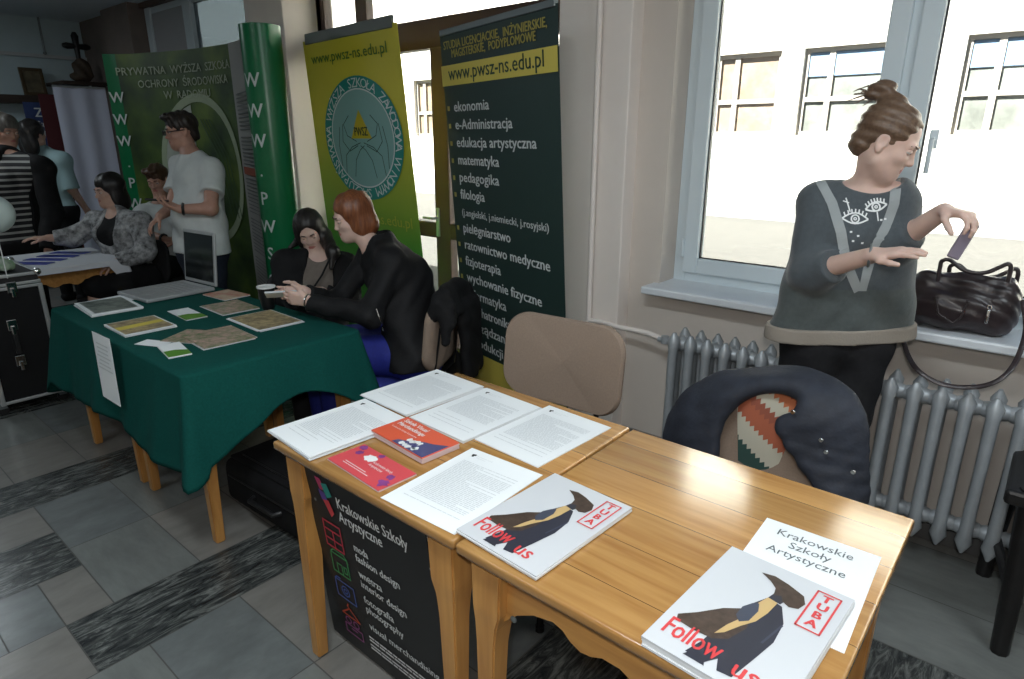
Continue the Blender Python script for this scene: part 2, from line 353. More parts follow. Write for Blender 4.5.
def implicit(prims, h, inflate=0.0):
    lo = np.full(3, 1e9); hi = -lo
    for p in prims:
        if p.op != 'u': continue
        e = inflate if p.inf else 0
        if p.kind == 'cone':
            r = max(p.ra, p.rb)+e; lo = np.minimum(lo, np.minimum(p.a, p.b)-r); hi = np.maximum(hi, np.maximum(p.a, p.b)+r)
        else:
            r = max(p.r)+e; lo = np.minimum(lo, p.c-r); hi = np.maximum(hi, p.c+r)
    lo -= 4*h+.02; hi += 4*h+.02
    n = np.ceil((hi-lo)/h).astype(int)+1
    ax = [(lo[i]+h*np.arange(n[i])).astype(np.float32) for i in range(3)]
    F = np.full(tuple(n), .08, np.float32)
    for p in prims:
        e = inflate if p.inf else 0
        if p.kind == 'fold':
            X, Y, Z = np.meshgrid(*ax, indexing='ij', sparse=True); ph = X*p.axis[0]+Y*p.axis[1]+Z*p.axis[2]
            w = np.sin(X*7.1+p.seed)*.6+np.sin(Y*8.3+p.seed*1.7)*.6+np.sin(Z*6.7+p.seed*.7)*.6
            F += (p.amp*np.sin(ph*p.freq+w*2.0)).astype(np.float32); continue
        if p.kind == 'half':
            X, Y, Z = np.meshgrid(*ax, indexing='ij', sparse=True)
            d = (X-p.o[0])*p.n[0]+(Y-p.o[1])*p.n[1]+(Z-p.o[2])*p.n[2]
            if p.near is not None:
                q = np.sqrt((X-p.near[0])**2+(Y-p.near[1])**2+(Z-p.near[2])**2)-p.rad; d = np.where(q < 0, d, -1.0)
            F = np.maximum(F, d.astype(np.float32)); continue
        if p.kind == 'cone': r = max(p.ra, p.rb)+e; l = np.minimum(p.a, p.b)-r; u = np.maximum(p.a, p.b)+r
        else: r = max(p.r)+e; l = p.c-r; u = p.c+r
        pad = p.k+.05
        i0 = np.maximum(0, np.floor((l-pad-lo)/h).astype(int)); i1 = np.minimum(n, np.ceil((u+pad-lo)/h).astype(int)+1)
        if (i1 <= i0).any(): continue
        sl = tuple(slice(i0[i], i1[i]) for i in range(3))
        X, Y, Z = np.meshgrid(*[ax[i][sl[i]] for i in range(3)], indexing='ij')
        if p.kind == 'cone':
            qx, qy, qz = X-p.a[0], Y-p.a[1], Z-p.a[2]; ba = p.b-p.a; sc = 1.0
            raw = (qx, qy, qz)
            if p.n is not None:
                g = 1/p.s-1; dn = (qx*p.n[0]+qy*p.n[1]+qz*p.n[2])*g; qx = qx+dn*p.n[0]; qy = qy+dn*p.n[1]; qz = qz+dn*p.n[2]
                ba = ba+p.n*(ba@p.n)*g; sc = (1+p.s)/2
            L2 = max(ba@ba, 1e-9); t = np.clip((qx*ba[0]+qy*ba[1]+qz*ba[2])/L2, 0, 1)
            d = np.sqrt((qx-t*ba[0])**2+(qy-t*ba[1])**2+(qz-t*ba[2])**2)-(p.ra+e+(p.rb-p.ra)*t); d = d*sc
            if p.cut:
                b0 = p.b-p.a; b0 = b0/np.linalg.norm(b0); d = np.maximum(d, (X-p.b[0])*b0[0]+(Y-p.b[1])*b0[1]+(Z-p.b[2])*b0[2])
        else:
            q = [X-p.c[0], Y-p.c[1], Z-p.c[2]]; lq = [q[0]*p.R[0, i]+q[1]*p.R[1, i]+q[2]*p.R[2, i] for i in range(3)]; rr = p.r+e
            k0 = np.sqrt(sum((lq[i]/rr[i])**2 for i in range(3)))+1e-9; k1 = np.sqrt(sum((lq[i]/rr[i]**2)**2 for i in range(3)))+1e-9
            d = k0*(k0-1)/k1
        G = F[sl]; k = max(p.k, 1e-4)
        if p.op == 'u':
            hh = np.clip(.5+.5*(G-d)/k, 0, 1); F[sl] = G+(d-G)*hh-k*hh*(1-hh)
        elif p.op == 's':
            hh = np.clip(.5-.5*(G+d)/k, 0, 1); F[sl] = G+(-d-G)*hh+k*hh*(1-hh)
    return F, lo, h
def nets(F, lo, h, name):
    s = F < 0
    c = np.zeros(tuple(d-1 for d in F.shape), np.uint8); cs = [(i, j, k) for i in (0, 1) for j in (0, 1) for k in (0, 1)]
    def sh(A, o): return A[o[0]:A.shape[0]-1+o[0], o[1]:A.shape[1]-1+o[1], o[2]:A.shape[2]-1+o[2]]
    for o in cs: c += sh(s, o)
    act = (c > 0) & (c < 8); idx = np.argwhere(act); N = len(idx)
    ids = np.full(c.shape, -1, np.int32); ids[act] = np.arange(N)
    val = np.stack([F[idx[:, 0]+o[0], idx[:, 1]+o[1], idx[:, 2]+o[2]] for o in cs], 1)
    acc = np.zeros((N, 3)); cnt = np.zeros(N)
    for a in range(8):
        for b in range(a+1, 8):
            if sum(abs(cs[a][i]-cs[b][i]) for i in range(3)) != 1: continue
            va, vb = val[:, a], val[:, b]; m = (va < 0) != (vb < 0); t = np.where(m, va/np.where(m, va-vb, 1), 0)
            pa, pb = np.array(cs[a], float), np.array(cs[b], float)
            acc += np.where(m[:, None], pa+(pb-pa)*t[:, None], 0); cnt += m
    P = lo+(idx+acc/cnt[:, None])*h
    Q = []
    for axn in range(3):
        o = [0, 0, 0]; o[axn] = 1
        s0 = s[:F.shape[0]-o[0], :F.shape[1]-o[1], :F.shape[2]-o[2]]; s1 = s[o[0]:, o[1]:, o[2]:]
        e = np.argwhere(s0 != s1); u, v = [(1, 2), (2, 0), (0, 1)][axn]
        ok = (e[:, u] > 0) & (e[:, v] > 0) & (e[:, u] < F.shape[u]-1) & (e[:, v] < F.shape[v]-1); e = e[ok]
        def cell(du, dv):
            q = e.copy(); q[:, u] += du; q[:, v] += dv; return ids[q[:, 0], q[:, 1], q[:, 2]]
        quad = np.stack([cell(-1, -1), cell(0, -1), cell(0, 0), cell(-1, 0)], 1)
        fl = ~s[e[:, 0], e[:, 1], e[:, 2]]; quad[fl] = quad[fl][:, ::-1]; Q.append(quad)
    Q = np.concatenate(Q); Q = Q[(Q >= 0).all(1)]
    # one pass of smoothing
    for lam in (.5, -.2):
        A = np.zeros_like(P); C = np.zeros(len(P))
        for i in range(4):
            np.add.at(A, Q[:, i], P[Q[:, (i+1) % 4]]); np.add.at(A, Q[:, i], P[Q[:, (i+3) % 4]]); np.add.at(C, Q[:, i], 2)
        C[C == 0] = 1; P = P+(A/C[:, None]-P)*lam
    me = bpy.data.meshes.new(name); me.vertices.add(len(P)); me.vertices.foreach_set('co', P.astype(np.float32).ravel())
    me.loops.add(Q.size); me.loops.foreach_set('vertex_index', Q.astype(np.int32).ravel())
    me.polygons.add(len(Q)); me.polygons.foreach_set('loop_start', np.arange(0, Q.size, 4, dtype=np.int32))
    me.polygons.foreach_set('use_smooth', np.ones(len(Q), bool)); me.update(calc_edges=True); me.validate()
    return me
def blob(name, prims, h, m, parent=None, inflate=0.0, world=True):
    F, lo, hh = implicit(prims, h, inflate); me = nets(F, lo, hh, name)
    for q in (m if isinstance(m, (list, tuple)) else [m]): me.materials.append(q)
    return link(name, me, parent, world)

# ------------------------------------------------------------------ people
def hand(wr, f, pn, th, s=1.0, curl=(.4, .5, .4), spread=.12, thumb=.5, each=None):
    """a hand from the wrist: f along the fingers, pn out of the palm, th towards the thumb side"""
    f = Vector(f).normalized(); pn = Vector(pn); pn = (pn-f*pn.dot(f)).normalized(); sd = pn.cross(f).normalized()
    if sd.dot(Vector(th)) < 0: sd = -sd
    wr = Vector(wr); P = []
    off = (.030, .010, -.010, -.028); kn = (.088, .092, .088, .080); ln = (.072, .080, .074, .058); rad = (.0088, .009, .0086, .0075)
    for i in range(4):
        k = wr+f*kn[i]*s+sd*off[i]*s
        P.append(cone(wr+sd*off[i]*.55*s, k, .0145*s, .0115*s, .012))
        d = (f+sd*(spread*(1.3-i)*.6)).normalized(); p0 = k; ang = 0
        cu = each[i] if each else curl
        for j, fr in enumerate((.45, .31, .24)):
            ang += cu[j]; dd = (d*math.cos(ang)+pn*math.sin(ang)).normalized()
            p1 = p0+dd*ln[i]*fr*s; r0 = rad[i]*s*(1-.1*j); P.append(cone(p0, p1, r0, r0*.9, .005)); p0 = p1
    b = wr+f*.022*s+sd*.024*s; d1 = (f*.72+sd*.62+pn*.35*thumb*2).normalized(); m1 = b+d1*.042*s
    d2 = (f*.9+sd*.18+pn*thumb).normalized(); m2 = m1+d2*.034*s; d3 = (f*.95+pn*thumb*1.1).normalized(); m3 = m2+d3*.026*s
    P += [cone(b, m1, .015*s, .0115*s, .012), cone(m1, m2, .0108*s, .0098*s, .006), cone(m2, m3, .0098*s, .008*s, .005)]
    return P
def head_frame(c, fwd, up=(0, 0, 1)):
    f = Vector(fwd).normalized(); u = Vector(up); u = (u-f*u.dot(f)).normalized(); r = f.cross(u)
    return Matrix(((r.x, f.x, u.x, c[0]), (r.y, f.y, u.y, c[1]), (r.z, f.z, u.z, c[2]), (0, 0, 0, 1)))
def head(H, s=1.0, jaw=1.0, nose=1.0, lean=1.0):
    W_ = lambda *p: H @ (Vector(p)*s)
    E = lambda c, r, k, op='u': ell(W_(*c), [q*s for q in r], H, k*s, op)
    C = lambda a, b, ra, rb, k, op='u': cone(W_(*a), W_(*b), ra*s, rb*s, k*s, op=op)
    P = [E((0, -.016, .032), (.073, .094, .084), .02), E((0, .018, -.035), (.060*lean, .072, .078), .03),
         E((0, .050, -.078), (.036*jaw, .036, .030), .03), C((-.05*jaw, .01, -.06), (0, .062, -.092), .02, .016, .03), C((.05*jaw, .01, -.06), (0, .062, -.092), .02, .016, .03),
         E((.034, .058, -.022), (.022, .022, .02), .02), E((-.034, .058, -.022), (.022, .022, .02), .02),
         C((-.036, .074, .022), (.036, .074, .022), .011, .011, .014),
         E((.031, .092, .004), (.017, .016, .011), .010, 's'), E((-.031, .092, .004), (.017, .016, .011), .010, 's'),
         C((0, .082, .012), (0, .100*nose, -.024), .007, .0095, .010), E((0, .100*nose, -.028), (.0105, .011, .009), .008),
         E((.010, .090, -.031), (.007, .009, .006), .006), E((-.010, .090, -.031), (.007, .009, .006), .006),
         C((-.018, .080, -.056), (.018, .080, -.056), .0065, .0065, .006), C((-.010, .086, -.0535), (.010, .086, -.0535), .0055, .0055, .005), C((-.010, .085, -.061), (.010, .085, -.061), .006, .006, .005),
         C((-.020, .096, -.0572), (.020, .096, -.0572), .0022, .0022, .004, 's')]
    for sg in (1, -1):
        P += [E((.073*sg, -.008, -.004), (.009, .019, .031), .006), E((.080*sg, -.004, .0), (.006, .010, .018), .004, 's'), E((.072*sg, -.002, -.030), (.008, .010, .010), .005)]
    return P
def torso(J, s=1.0, fem=True, wide=1.0, belly=0.0):
    f = J['f']; l = J['l']; pel, ch, nk = J['pelvis'], J['chest'], J['neck']; mid = (pel+ch)/2
    hw, ww, cw = (.082*wide, .058*wide, .072*wide)
    P = [cone(pel-l*hw, pel+l*hw, .105*s, .105*s, .05, f, .88), cone(pel+l*hw*.8, mid+l*ww, .095*s, .085*s, .06, f, .85), cone(pel-l*hw*.8, mid-l*ww, .095*s, .085*s, .06, f, .85),
         cone(mid+l*ww, ch+l*cw, .085*s, .10*s, .06, f, .85), cone(mid-l*ww, ch-l*cw, .085*s, .10*s, .06, f, .85),
         cone(J['shL'], J['shR'], .052*s, .052*s, .06), cone(ch+l*cw, J['shL'], .085*s, .05*s, .06, f, .85), cone(ch-l*cw, J['shR'], .085*s, .05*s, .06, f, .85),
         cone(nk, J['shL'], .045*s, .046*s, .05), cone(nk, J['shR'], .045*s, .046*s, .05), cone(nk-Vector((0, 0, .06)), ch, .06*s, .09*s, .06)]
    if fem: P += [ell(ch+l*.075+f*.075, (.056*s, .05*s, .058*s), None, .04), ell(ch-l*.075+f*.075, (.056*s, .05*s, .058*s), None, .04)]
    if belly: P += [ell(mid+f*.05-Vector((0, 0, .03)), (.11*s, .10*s, .12*s), None, .06)]
    return P
def arm(a, b, c, s=1.0, m=1.0, wend=0): return [cone(a, b, .050*s*m, .040*s*m, .03), cone(b, c, .041*s*m, .027*s+wend, .025)]
def leg(a, b, c, s=1.0): return [cone(a, b, .088*s, .060*s, .05), cone(b, c, .058*s, .037*s, .03), cone(b+(c-b)*.2, b+(c-b)*.45, .055*s, .052*s, .04)]
def foot(c, f, s=1.0): return [cone(c-Vector((0, 0, .03))-f*.03, c+f*.16-Vector((0, 0, .055)), .038*s, .028*s, .02)]
def lips(o, H, m, s=1.0):
    """colour the lips of a body mesh"""
    me = o.data; me.materials.append(m); Mi = (H.inverted() @ wmat(o))
    n = len(me.polygons); c = np.empty(n*3); me.polygons.foreach_get('center', c); c = c.reshape(-1, 3)
    A = np.array(Mi); q = (c @ A[:3, :3].T+A[:3, 3])/s
    k = ((q[:, 0]/.021)**2+((q[:, 2]+.0572)/.0095)**2 < 1) & (q[:, 1] > .07)
    mi = np.zeros(n, np.int32); mi[k] = len(me.materials)-1; me.polygons.foreach_set('material_index', mi)
def eyes(H, parent, s=1.0, brow=None, lid=.5, lidm=None):
    for sg in (1, -1):
        b = MB(); c = H @ (Vector((.031*sg, .0725, .004))*s)
        fr = H.to_3x3().to_4x4(); T0 = Matrix.Translation(c) @ fr; bb = bmesh.new(); bmesh.ops.create_uvsphere(bb, u_segments=28, v_segments=28, radius=.0125*s)
        bmesh.ops.rotate(bb, verts=bb.verts[:], cent=(0, 0, 0), matrix=Matrix.Rotation(-math.pi/2, 3, 'X'))
        bb.verts.index_update(); vv = [v.co.copy() for v in bb.verts]
        for k in range(3):      # eyelids, white, iris
            b.mat = k; fs_ = []
            for f in bb.faces:
                m_ = f.calc_center_median()/(.0125*s); el = math.degrees(math.asin(max(-1, min(1, m_.z)))); gz = Vector((0, .97, -.22))
                kind = 0 if (el > 8-lid*14 or el < -26) else (2 if m_.normalized().angle(gz) < .50 else 1)
                if kind == k: fs_.append([v.index for v in f.verts])
            b.add([v*(1.05 if k == 0 else 1) for v in vv], fs_, T0)
        bb.free()
        b.build('eye', [lidm or M['skin_pale'], M['eye_white'], M['iris']], parent, True, 60)
        if brow is not None:
            P = [H @ (Vector((sg*x, y, z))*s) for x, y, z in ((.014, .0885, .021), (.024, .090, .026), (.036, .084, .027), (.047, .072, .022))]
            MB().tube(P, [.0022*s, .0032*s, .0028*s, .0015*s], 6).build('eyebrow', brow, parent, True, 60)
M['skin'] = mat('skin', (.56, .35, .27), .5, var=.05, scale=30, sss=.12)
M['skin_pale'] = mat('pale_skin', (.62, .43, .36), .5, var=.05, scale=30, sss=.12)
M['skin_red'] = mat('ruddy_skin', (.50, .28, .21), .5, var=.06, scale=30, sss=.12)
M['lip'] = mat('lips', (.42, .15, .13), .4)
M['eye_white'] = mat('eye_white', (.48, .44, .41), .35)
M['iris'] = mat('iris', (.03, .02, .015), .15)
def hairmat(name, c1, c2, st=(60, 60, 6)): return mat(name, c1, .42, spec=.5, col2=c2, scale=1.6, stretch=st, bump=.5, bscale=2.2)
M['hair_brown'] = hairmat('brown_hair', (.075, .042, .025), (.17, .105, .065), (40, 40, 40))
M['hair_black'] = hairmat('black_hair', (.006, .005, .005), (.018, .014, .013))
M['hair_red'] = hairmat('auburn_hair', (.09, .028, .012), (.25, .085, .03))
M['hair_dark'] = hairmat('dark_hair', (.014, .010, .008), (.035, .025, .02))
M['hair_mid'] = hairmat('chestnut_hair', (.05, .025, .014), (.11, .06, .035))
M['hair_grey'] = hairmat('grey_hair', (.10, .09, .08), (.22, .2, .18))
# ================================================================== THE SETTING
def struct(name, mb, m, smooth=None):
    o = mb.build(name, m, smooth=smooth); o['kind'] = 'structure'; return o
WY = 2.88            # the window wall
GY = 3.15            # the glazing between the pillars
CZ = 2.93            # ceiling
XL = -9.5            # left wall
# floor: stone tiles with bands of dark veined marble
fl = MB(); fl.mat = 0; fl.box(XL-.1, 2.2, -3.1, 3.3, -.05, 0)
def tl(x0, x1, y0, y1, k):
    g = .0022; fl.mat = k
    if x1-x0 > .02 and y1-y0 > .02: fl.add([(x0+g, y0+g, .0012), (x1-g, y0+g, .0012), (x1-g, y1-g, .0012), (x0+g, y1-g, .0012)], [(0, 1, 2, 3)])
def strip(x0, x1, y0, y1, dark=False, off=.0, step=.31):
    y = y0; n = 0
    while y < y1-.01:
        e = min(y1, (math.floor((y-off+1e-4)/step)+1)*step+off)
        tl(x0, x1, y, e, 4 if dark else random.choice((1, 1, 2, 2, 3))); y = e
PER = 1.28
for k in range(-6, 4):
    xd = -2.335+PER*k
    yb = -3.1
    for (a, b, dk) in ((xd, xd+.31, True), (xd+.31, xd+.79, False), (xd+.79, xd+1.28, False)):
        if k == -1 and not dk:    # the short dark tile left of the near band
            if a < xd+.5: strip(a, xd+.61, -3.1, .53, False, .22); tl(xd+.61, b, -.09, .22, 1); tl(xd+.61, b, .22, .53, 4); strip(xd+.61, b, -3.1, -.09, False, .22)
            else: strip(a, a+.16, -3.1, -.09, False, .22); tl(a, a+.16, -.09, .53, 4); strip(a+.16, b, -3.1, .38, False, .22); tl(a+.16, b, .38, .53, 2)
            strip(a, b, .53, 3.2, False, .22); continue
        if k == 1: strip(a, b, -3.1, 1.80, dk, .22, .31 if not dk else .62); strip(a, b, 1.80, 2.11, True, 1.80); strip(a, b, 2.11, 3.2, False, 2.11, .35); continue
        if k == 0 and dk: tl(a, b, -.2, .38, 2); strip(a, b, -3.1, -.2, True, 0, .6); strip(a, b, .38, 3.2, True, .38, .9); continue
        if k == -1 and dk: strip(a, b, -3.1, .40, True, .4, .6); strip(a, b, .40, 3.2, True, .40, .9); continue
        strip(a, b, -3.1, 3.2, dk, .22+.1*(k % 2), .31 if not dk else .62)
struct('floor', fl, [M['grout'], M['tile'], M['tile2'], M['tile3'], M['marble']])
struct('ceiling', MB().box(XL-.2, 2.3, -3.2, 3.45, CZ, CZ+.25), M['ceil'])
struct('wall_left', MB().box(XL-.2, XL, -3.2, 3.45, -.05, CZ), M['wall_cool'])
struct('wall_front', MB().box(XL-.2, 2.3, -3.2, -3.05, -.05, CZ), M['wall'])
struct('wall_right', MB().box(2.1, 2.3, -3.2, 3.45, -.05, CZ), M['wall'])
WX0, WX1, WZ0, WZ1 = -1.48, 2.0, .90, 2.42
struct('wall_back', MB().box(-1.95, WX0, WY, WY+.30, -.02, CZ).box(WX1, 2.15, WY, WY+.3, -.02, CZ).box(WX0, WX1, WY, WY+.30, -.02, WZ0).box(WX0, WX1, WY, WY+.30, WZ1, CZ), M['wall'])
p1l = at(558.5, 50, Y=2.78).x; p1r = at(617, 320, Y=2.78).x
struct('pillar', MB().box(p1l, p1r, 2.78, 3.30, -.02, CZ, .006), M['pillar'])
c2l, c2r = -5.18, -4.64
struct('pillar', MB().box(c2l, c2r, 2.86, 3.30, -.02, CZ, .006), M['pillar'])
struct('pillar', MB().box(-8.45, -7.72, 2.98, 3.30, -.02, CZ, .006).box(XL, -8.45, 3.1, 3.3, -.02, CZ), M['brownwall'])
struct('trim_1', MB().box(c2r, p1l, GY-.05, GY+.15, 2.68, CZ).box(-7.75, c2l, GY-.05, GY+.15, 2.88, CZ), M['brown_frame'])
struct('baseboard_back', MB().box(p1r, 2.05, WY-.012, WY+.005, 0, .075, .003).box(p1l, p1r+.012, 2.768, 2.785, 0, .075, .003), mat('grey_baseboard', (.12, .12, .12), .5))
# the big window: frame, left sash, mullion, right sash, panes
fy = 3.03
wf = MB().box(WX0, WX0+.06, fy, fy+.07, WZ0, WZ1, .004).box(WX0+.06, WX1-.06, fy, fy+.07, WZ0, WZ0+.055, .004).box(WX0+.06, WX1-.06, fy, fy+.07, WZ1-.06, WZ1, .004).box(WX1-.06, WX1, fy, fy+.07, WZ0, WZ1, .004)
ml, mr = at(884, 60, Y=fy).x, at(941, 40, Y=fy).x
wf.box(ml+.045, mr-.055, fy-.005, fy+.068, WZ0+.055, WZ1-.06, .004)
wnd = struct('window_1', wf, M['white_pvc'])
def sash(x0, x1, z0, z1, name='sash'):
    w = .075
    mb = MB()
    for a in ((x0, x0+w, z0, z1), (x1-w, x1, z0, z1), (x0+w, x1-w, z0, z0+w), (x0+w, x1-w, z1-w, z1)):
        mb.box(a[0], a[1], fy-.022, fy+.05, a[2], a[3], .006)
    o = mb.build(name, M['white_pvc'], wnd)
    MB().box(x0+w-.005, x1-w+.005, fy+.012, fy+.018, z0+w-.005, z1-w+.005).build('pane', M['glass'], o)
    MB().box(x0+w-.004, x0+w+.006, fy+.004, fy+.02, z0+w, z1-w).box(x0+w, x1-w, fy+.004, fy+.02, z0+w-.004, z0+w+.006).build('gasket', M['black_plastic'], o)
    return o
s1 = sash(WX0+.055, ml+.075, WZ0+.05, WZ1-.05); s2 = sash(mr-.075, WX1-.055, WZ0+.05, WZ1-.05)
for hz in (1.03, 2.28):
    MB().lathe([(.009, 0), (.009, .09)], 10, TR(WX0+.052, fy-.026, hz)).build('hinge', M['white_pvc'], s1, smooth=40)
hx = at(929, 170, Y=fy).x
MB().box(hx-.015, hx+.015, fy-.036, fy-.020, 1.56, 1.63, .004).tube([(hx, fy-.03, 1.595), (hx, fy-.065, 1.595), (hx, fy-.066, 1.47)], .009, 8).build('handle', M['white_pvc'], s2, smooth=40)
struct('trim_2', MB().box(WX0-.035, WX1, 2.755, fy+.01, .868, .905, .008), M['sill'])
# the brown glazed door and fanlight between the pillars
dm = MB()
def bar(x0, x1, z0, z1, d=.07): dm.box(x0, x1, GY, GY+d, z0, z1, .006)
tz0, tz1 = at(400, 52, Y=GY).z, at(400, 23, Y=GY).z
bar(c2r, p1l, tz0, tz1, .09)
for xa, xb in ((316, 324), (355, 366)):
    bar(at(xa, 15, Y=GY).x, at(xb, 15, Y=GY).x, 0, 2.7)
bar(c2r, c2r+.06, 0, 2.7); bar(p1l-.05, p1l, 0, 2.7)
dxa, dxb = at(432, 120, Y=GY).x, at(447, 120, Y=GY).x
bar(dxa, dxb, 0, tz0)
rz_ = at(430, 230, Y=GY).z
bar(c2r, dxa, rz_-.05, rz_+.06); bar(dxb, p1l, rz_-.05, rz_+.06); bar(c2r, p1l, 0, .12); bar(at(392, 100, Y=GY).x-.09, at(392, 100, Y=GY).x, 0, tz0)
dr = struct('door_1', dm, M['brown_frame'])
MB().box(c2r, p1l, GY+.03, GY+.036, .1, 2.7).build('pane', M['glass'], dr)
hxd = dxa+.03
MB().box(hxd-.015, hxd+.015, GY-.012, GY+.004, .93, 1.13, .004).tube([(hxd, GY-.01, 1.06), (hxd, GY-.05, 1.06), (hxd-.1, GY-.05, 1.06)], .009, 8).build('door_handle', M['alu'], dr, smooth=40)
# the pale glazing further left
lm = MB()
for xa, xb in ((148, 153), (186, 194)):
    lm.box(at(xa, 25, Y=GY).x, at(xb, 25, Y=GY).x, GY-.02, GY+.06, .1, 2.88, .006)
lm.box(-7.73, c2l, GY, GY+.06, .0, .15, .006).box(-7.73, c2l, GY, GY+.06, 2.82, 2.88, .006)
w2 = struct('window_2', lm, M['white_pvc'])
MB().box(-7.73, c2l, GY+.02, GY+.026, .1, 2.86).build('pane', glass('grey_glass', (.17, .20, .22)), w2)
xa, xb = at(153, 25, Y=GY).x, at(186, 25, Y=GY).x
MB().box(xa, xb, GY, GY+.03, .15, 2.82).build('panel', mat('grey_panel', (.36, .36, .37), .6), w2)

# outside: courtyard paving and the sunlit building opposite
def paving():
    m = mat('courtyard_paving', (.55, .51, .46), .9); nt = m.node_tree; b = nt.nodes['Principled BSDF']; N = nt.nodes.new; L = nt.links.new
    tc = N('ShaderNodeTexCoord'); br = N('ShaderNodeTexBrick'); br.inputs['Scale'].default_value = 3.0; br.inputs['Color1'].default_value = (.085, .08, .073, 1); br.inputs['Color2'].default_value = (.068, .064, .058, 1); br.inputs['Mortar'].default_value = (.09, .085, .08, 1); br.inputs['Mortar Size'].default_value = .012
    L(tc.outputs['Object'], br.inputs[0]); L(br.outputs[0], b.inputs['Base Color']); return m
struct('ground', MB().box(-60, 25, 3.3, 40, -.42, -.30), paving())
FY = 16.0
M['facade'] = mat('facade_render', (.78, .74, .67), .9, spec=.1, var=.03, scale=1)
FX = [(-7.12, -5.57), (-5.08, -3.3), (-2.06, -.3), (.5, 2.2), (-13.2, -11.4), (-10.2, -8.6), (at(414, 100, Y=16).x, at(440, 100, Y=16).x), (-22, -20.2), (-27, -25)]
fz0, fz1 = 1.66, 3.5
wl = MB(); xs = sorted(FX); x = -60.0
for a, b in xs:
    wl.box(x, a, FY, FY+.4, -.4, 8.2); wl.box(a, b, FY, FY+.4, -.4, fz0); wl.box(a, b, FY, FY+.4, fz1, 8.2); x = b
wl.box(x, 25, FY, FY+.4, -.4, 8.2)
bd = thing('building', 'sunlit pale plastered building seen across the courtyard through the windows', 'building', (-15, FY, -.3))
wl.build('facade_wall', M['facade'], bd, True)
M['bl_frame'] = mat('pale_window_frame', (.30, .27, .24), .5)
M['bl_pane'] = mat('warm_window_pane', (.24, .18, .135), .15, spec=.5, var=.35, scale=1.5)
M['bl_pane2'] = mat('dark_window_pane', (.165, .17, .155), .15, spec=.5, var=.4, scale=1.2)
M['bl_blind'] = mat('blue_blind', (.135, .20, .29), .7)
for i, (a, b) in enumerate(xs):
    w = MB(); t = .09; mz = fz0+(fz1-fz0)*.42; mx = a+(b-a)*.32
    for q in ((a, a+t, fz0, fz1), (b-t, b, fz0, fz1), (a+t, b-t, fz0, fz0+t), (a+t, b-t, fz1-t, fz1), (a+t, mx-.06, mz-.05, mz+.05), (mx+.06, b-t, mz-.05, mz+.05), (mx-.06, mx+.06, fz0+t, fz1-t)): w.box(q[0], q[1], FY+.12, FY+.2, q[2], q[3])
    o = w.build('window', M['bl_frame'], bd, True)
    MB().box(a, b, FY+.19, FY+.21, fz0, fz1).build('pane', M['bl_pane'] if a < -5.2 else M['bl_pane2'], o, True)
    if a > -5.2: MB().box(a+.1, b-.1, FY+.15, FY+.17, fz0+(fz1-fz0)*.68, fz1-.1).build('blind', M['bl_blind'], o, True)
MB().box(-60, 25, FY-.12, FY+.02, 5.3, 5.5).build('cornice', M['facade'], bd, True)
MB().box(-60, 25, FY-.06, FY+.02, -.35, .25).build('plinth', mat('plinth', (.30, .29, .28), .9), bd, True)
# heating pipe: upright beside the pillar's edge, then along the wall to the radiator valve
px0 = at(596, 100, Y=2.74).x
pz = at(596, 322, Y=2.74).z
pp = thing('heating_pipe', 'cream painted heating pipe running up the pillar and along to the radiator', 'pipe', (px0, 2.745, 0))
MB().tube([(px0, 2.745, pz-.02), (px0, 2.745, CZ)], .014, 12).build('riser', M['pillar'], pp, True, 40)
h0 = at(625, 325, Y=2.80); h1 = at(652, 331, Y=2.78); h2 = at(668, 341, Y=2.72)
MB().tube([(px0, 2.745, pz), (px0+.10, 2.745, pz+.005), (h0.x, 2.745, h0.z), (h0.x+.06, 2.75, h0.z), (h1.x, 2.735, h1.z), (h2.x, 2.72, h2.z), (h2.x+.03, 2.72, h2.z-.002)], .013, 12).build('branch', M['pillar'], pp, True, 40)

# ================================================================== THINGS BY THE WINDOW
# radiator: cast iron columns
rx0, pit = -1.27, .0815; nsec = 21
zt = .70; zb = .16
rad = thing('radiator', 'silver cast iron column radiator under the window sill', 'radiator', (rx0, 2.72, 0))
def section():
    mb = MB()
    for yy, r in ((-.062, .024), (.055, .022)):
        path = [(0, yy, zb-.045)]+[(0, yy*1.0, zb+(zt-zb)*t) for t in (0, .08, .5, .92, 1)]+[(0, yy*.92, zt+.035)]
        rr = [(.006, .008), (r*1.2, .024), (r*.9, .026), (r*.82, .026), (r*.9, .026), (r*1.2, .026), (.007, .012)]
        mb.tube(path, rr, 12)
    for z in (zt-.03, zb+.03):
        mb.tube([(-pit/2, 0, z), (-pit*.38, 0, z), (0, 0, z), (pit*.38, 0, z), (pit/2, 0, z)], [.026, .030, .034, .030, .026], 14)
        mb.tube([(0, -.07, z), (0, .065, z)], [(.022, .036), (.022, .036)], 10)
    mb.tube([(0, 0, zb+.05), (0, 0, zt-.05)], [(.010, .030)]*2, 8)
    return mb.mesh('section', M['radiator'])
sm = section(); smooth_by_angle(sm, 50)
for i in range(nsec):
    o = link('section', sm, rad); o.location = (i*pit, 0, 0)
vl = MB().tube([(-.075, 0, zt-.03), (-.03, 0, zt-.03)], .014, 12).tube([(-.075, 0, zt-.045), (-.075, 0, zt-.01)], .02, 10).tube([(-.11, 0, zt-.03), (-.075, 0, zt-.03)], .013, 12)
vl.build('valve', M['radiator'], rad, smooth=40)
for i in (2, 10, 18):
    MB().box(i*pit+pit/2-.01, i*pit+pit/2+.01, .05, .158, zb+.02, zb+.05).build('wall_bracket', M['radiator'], rad)

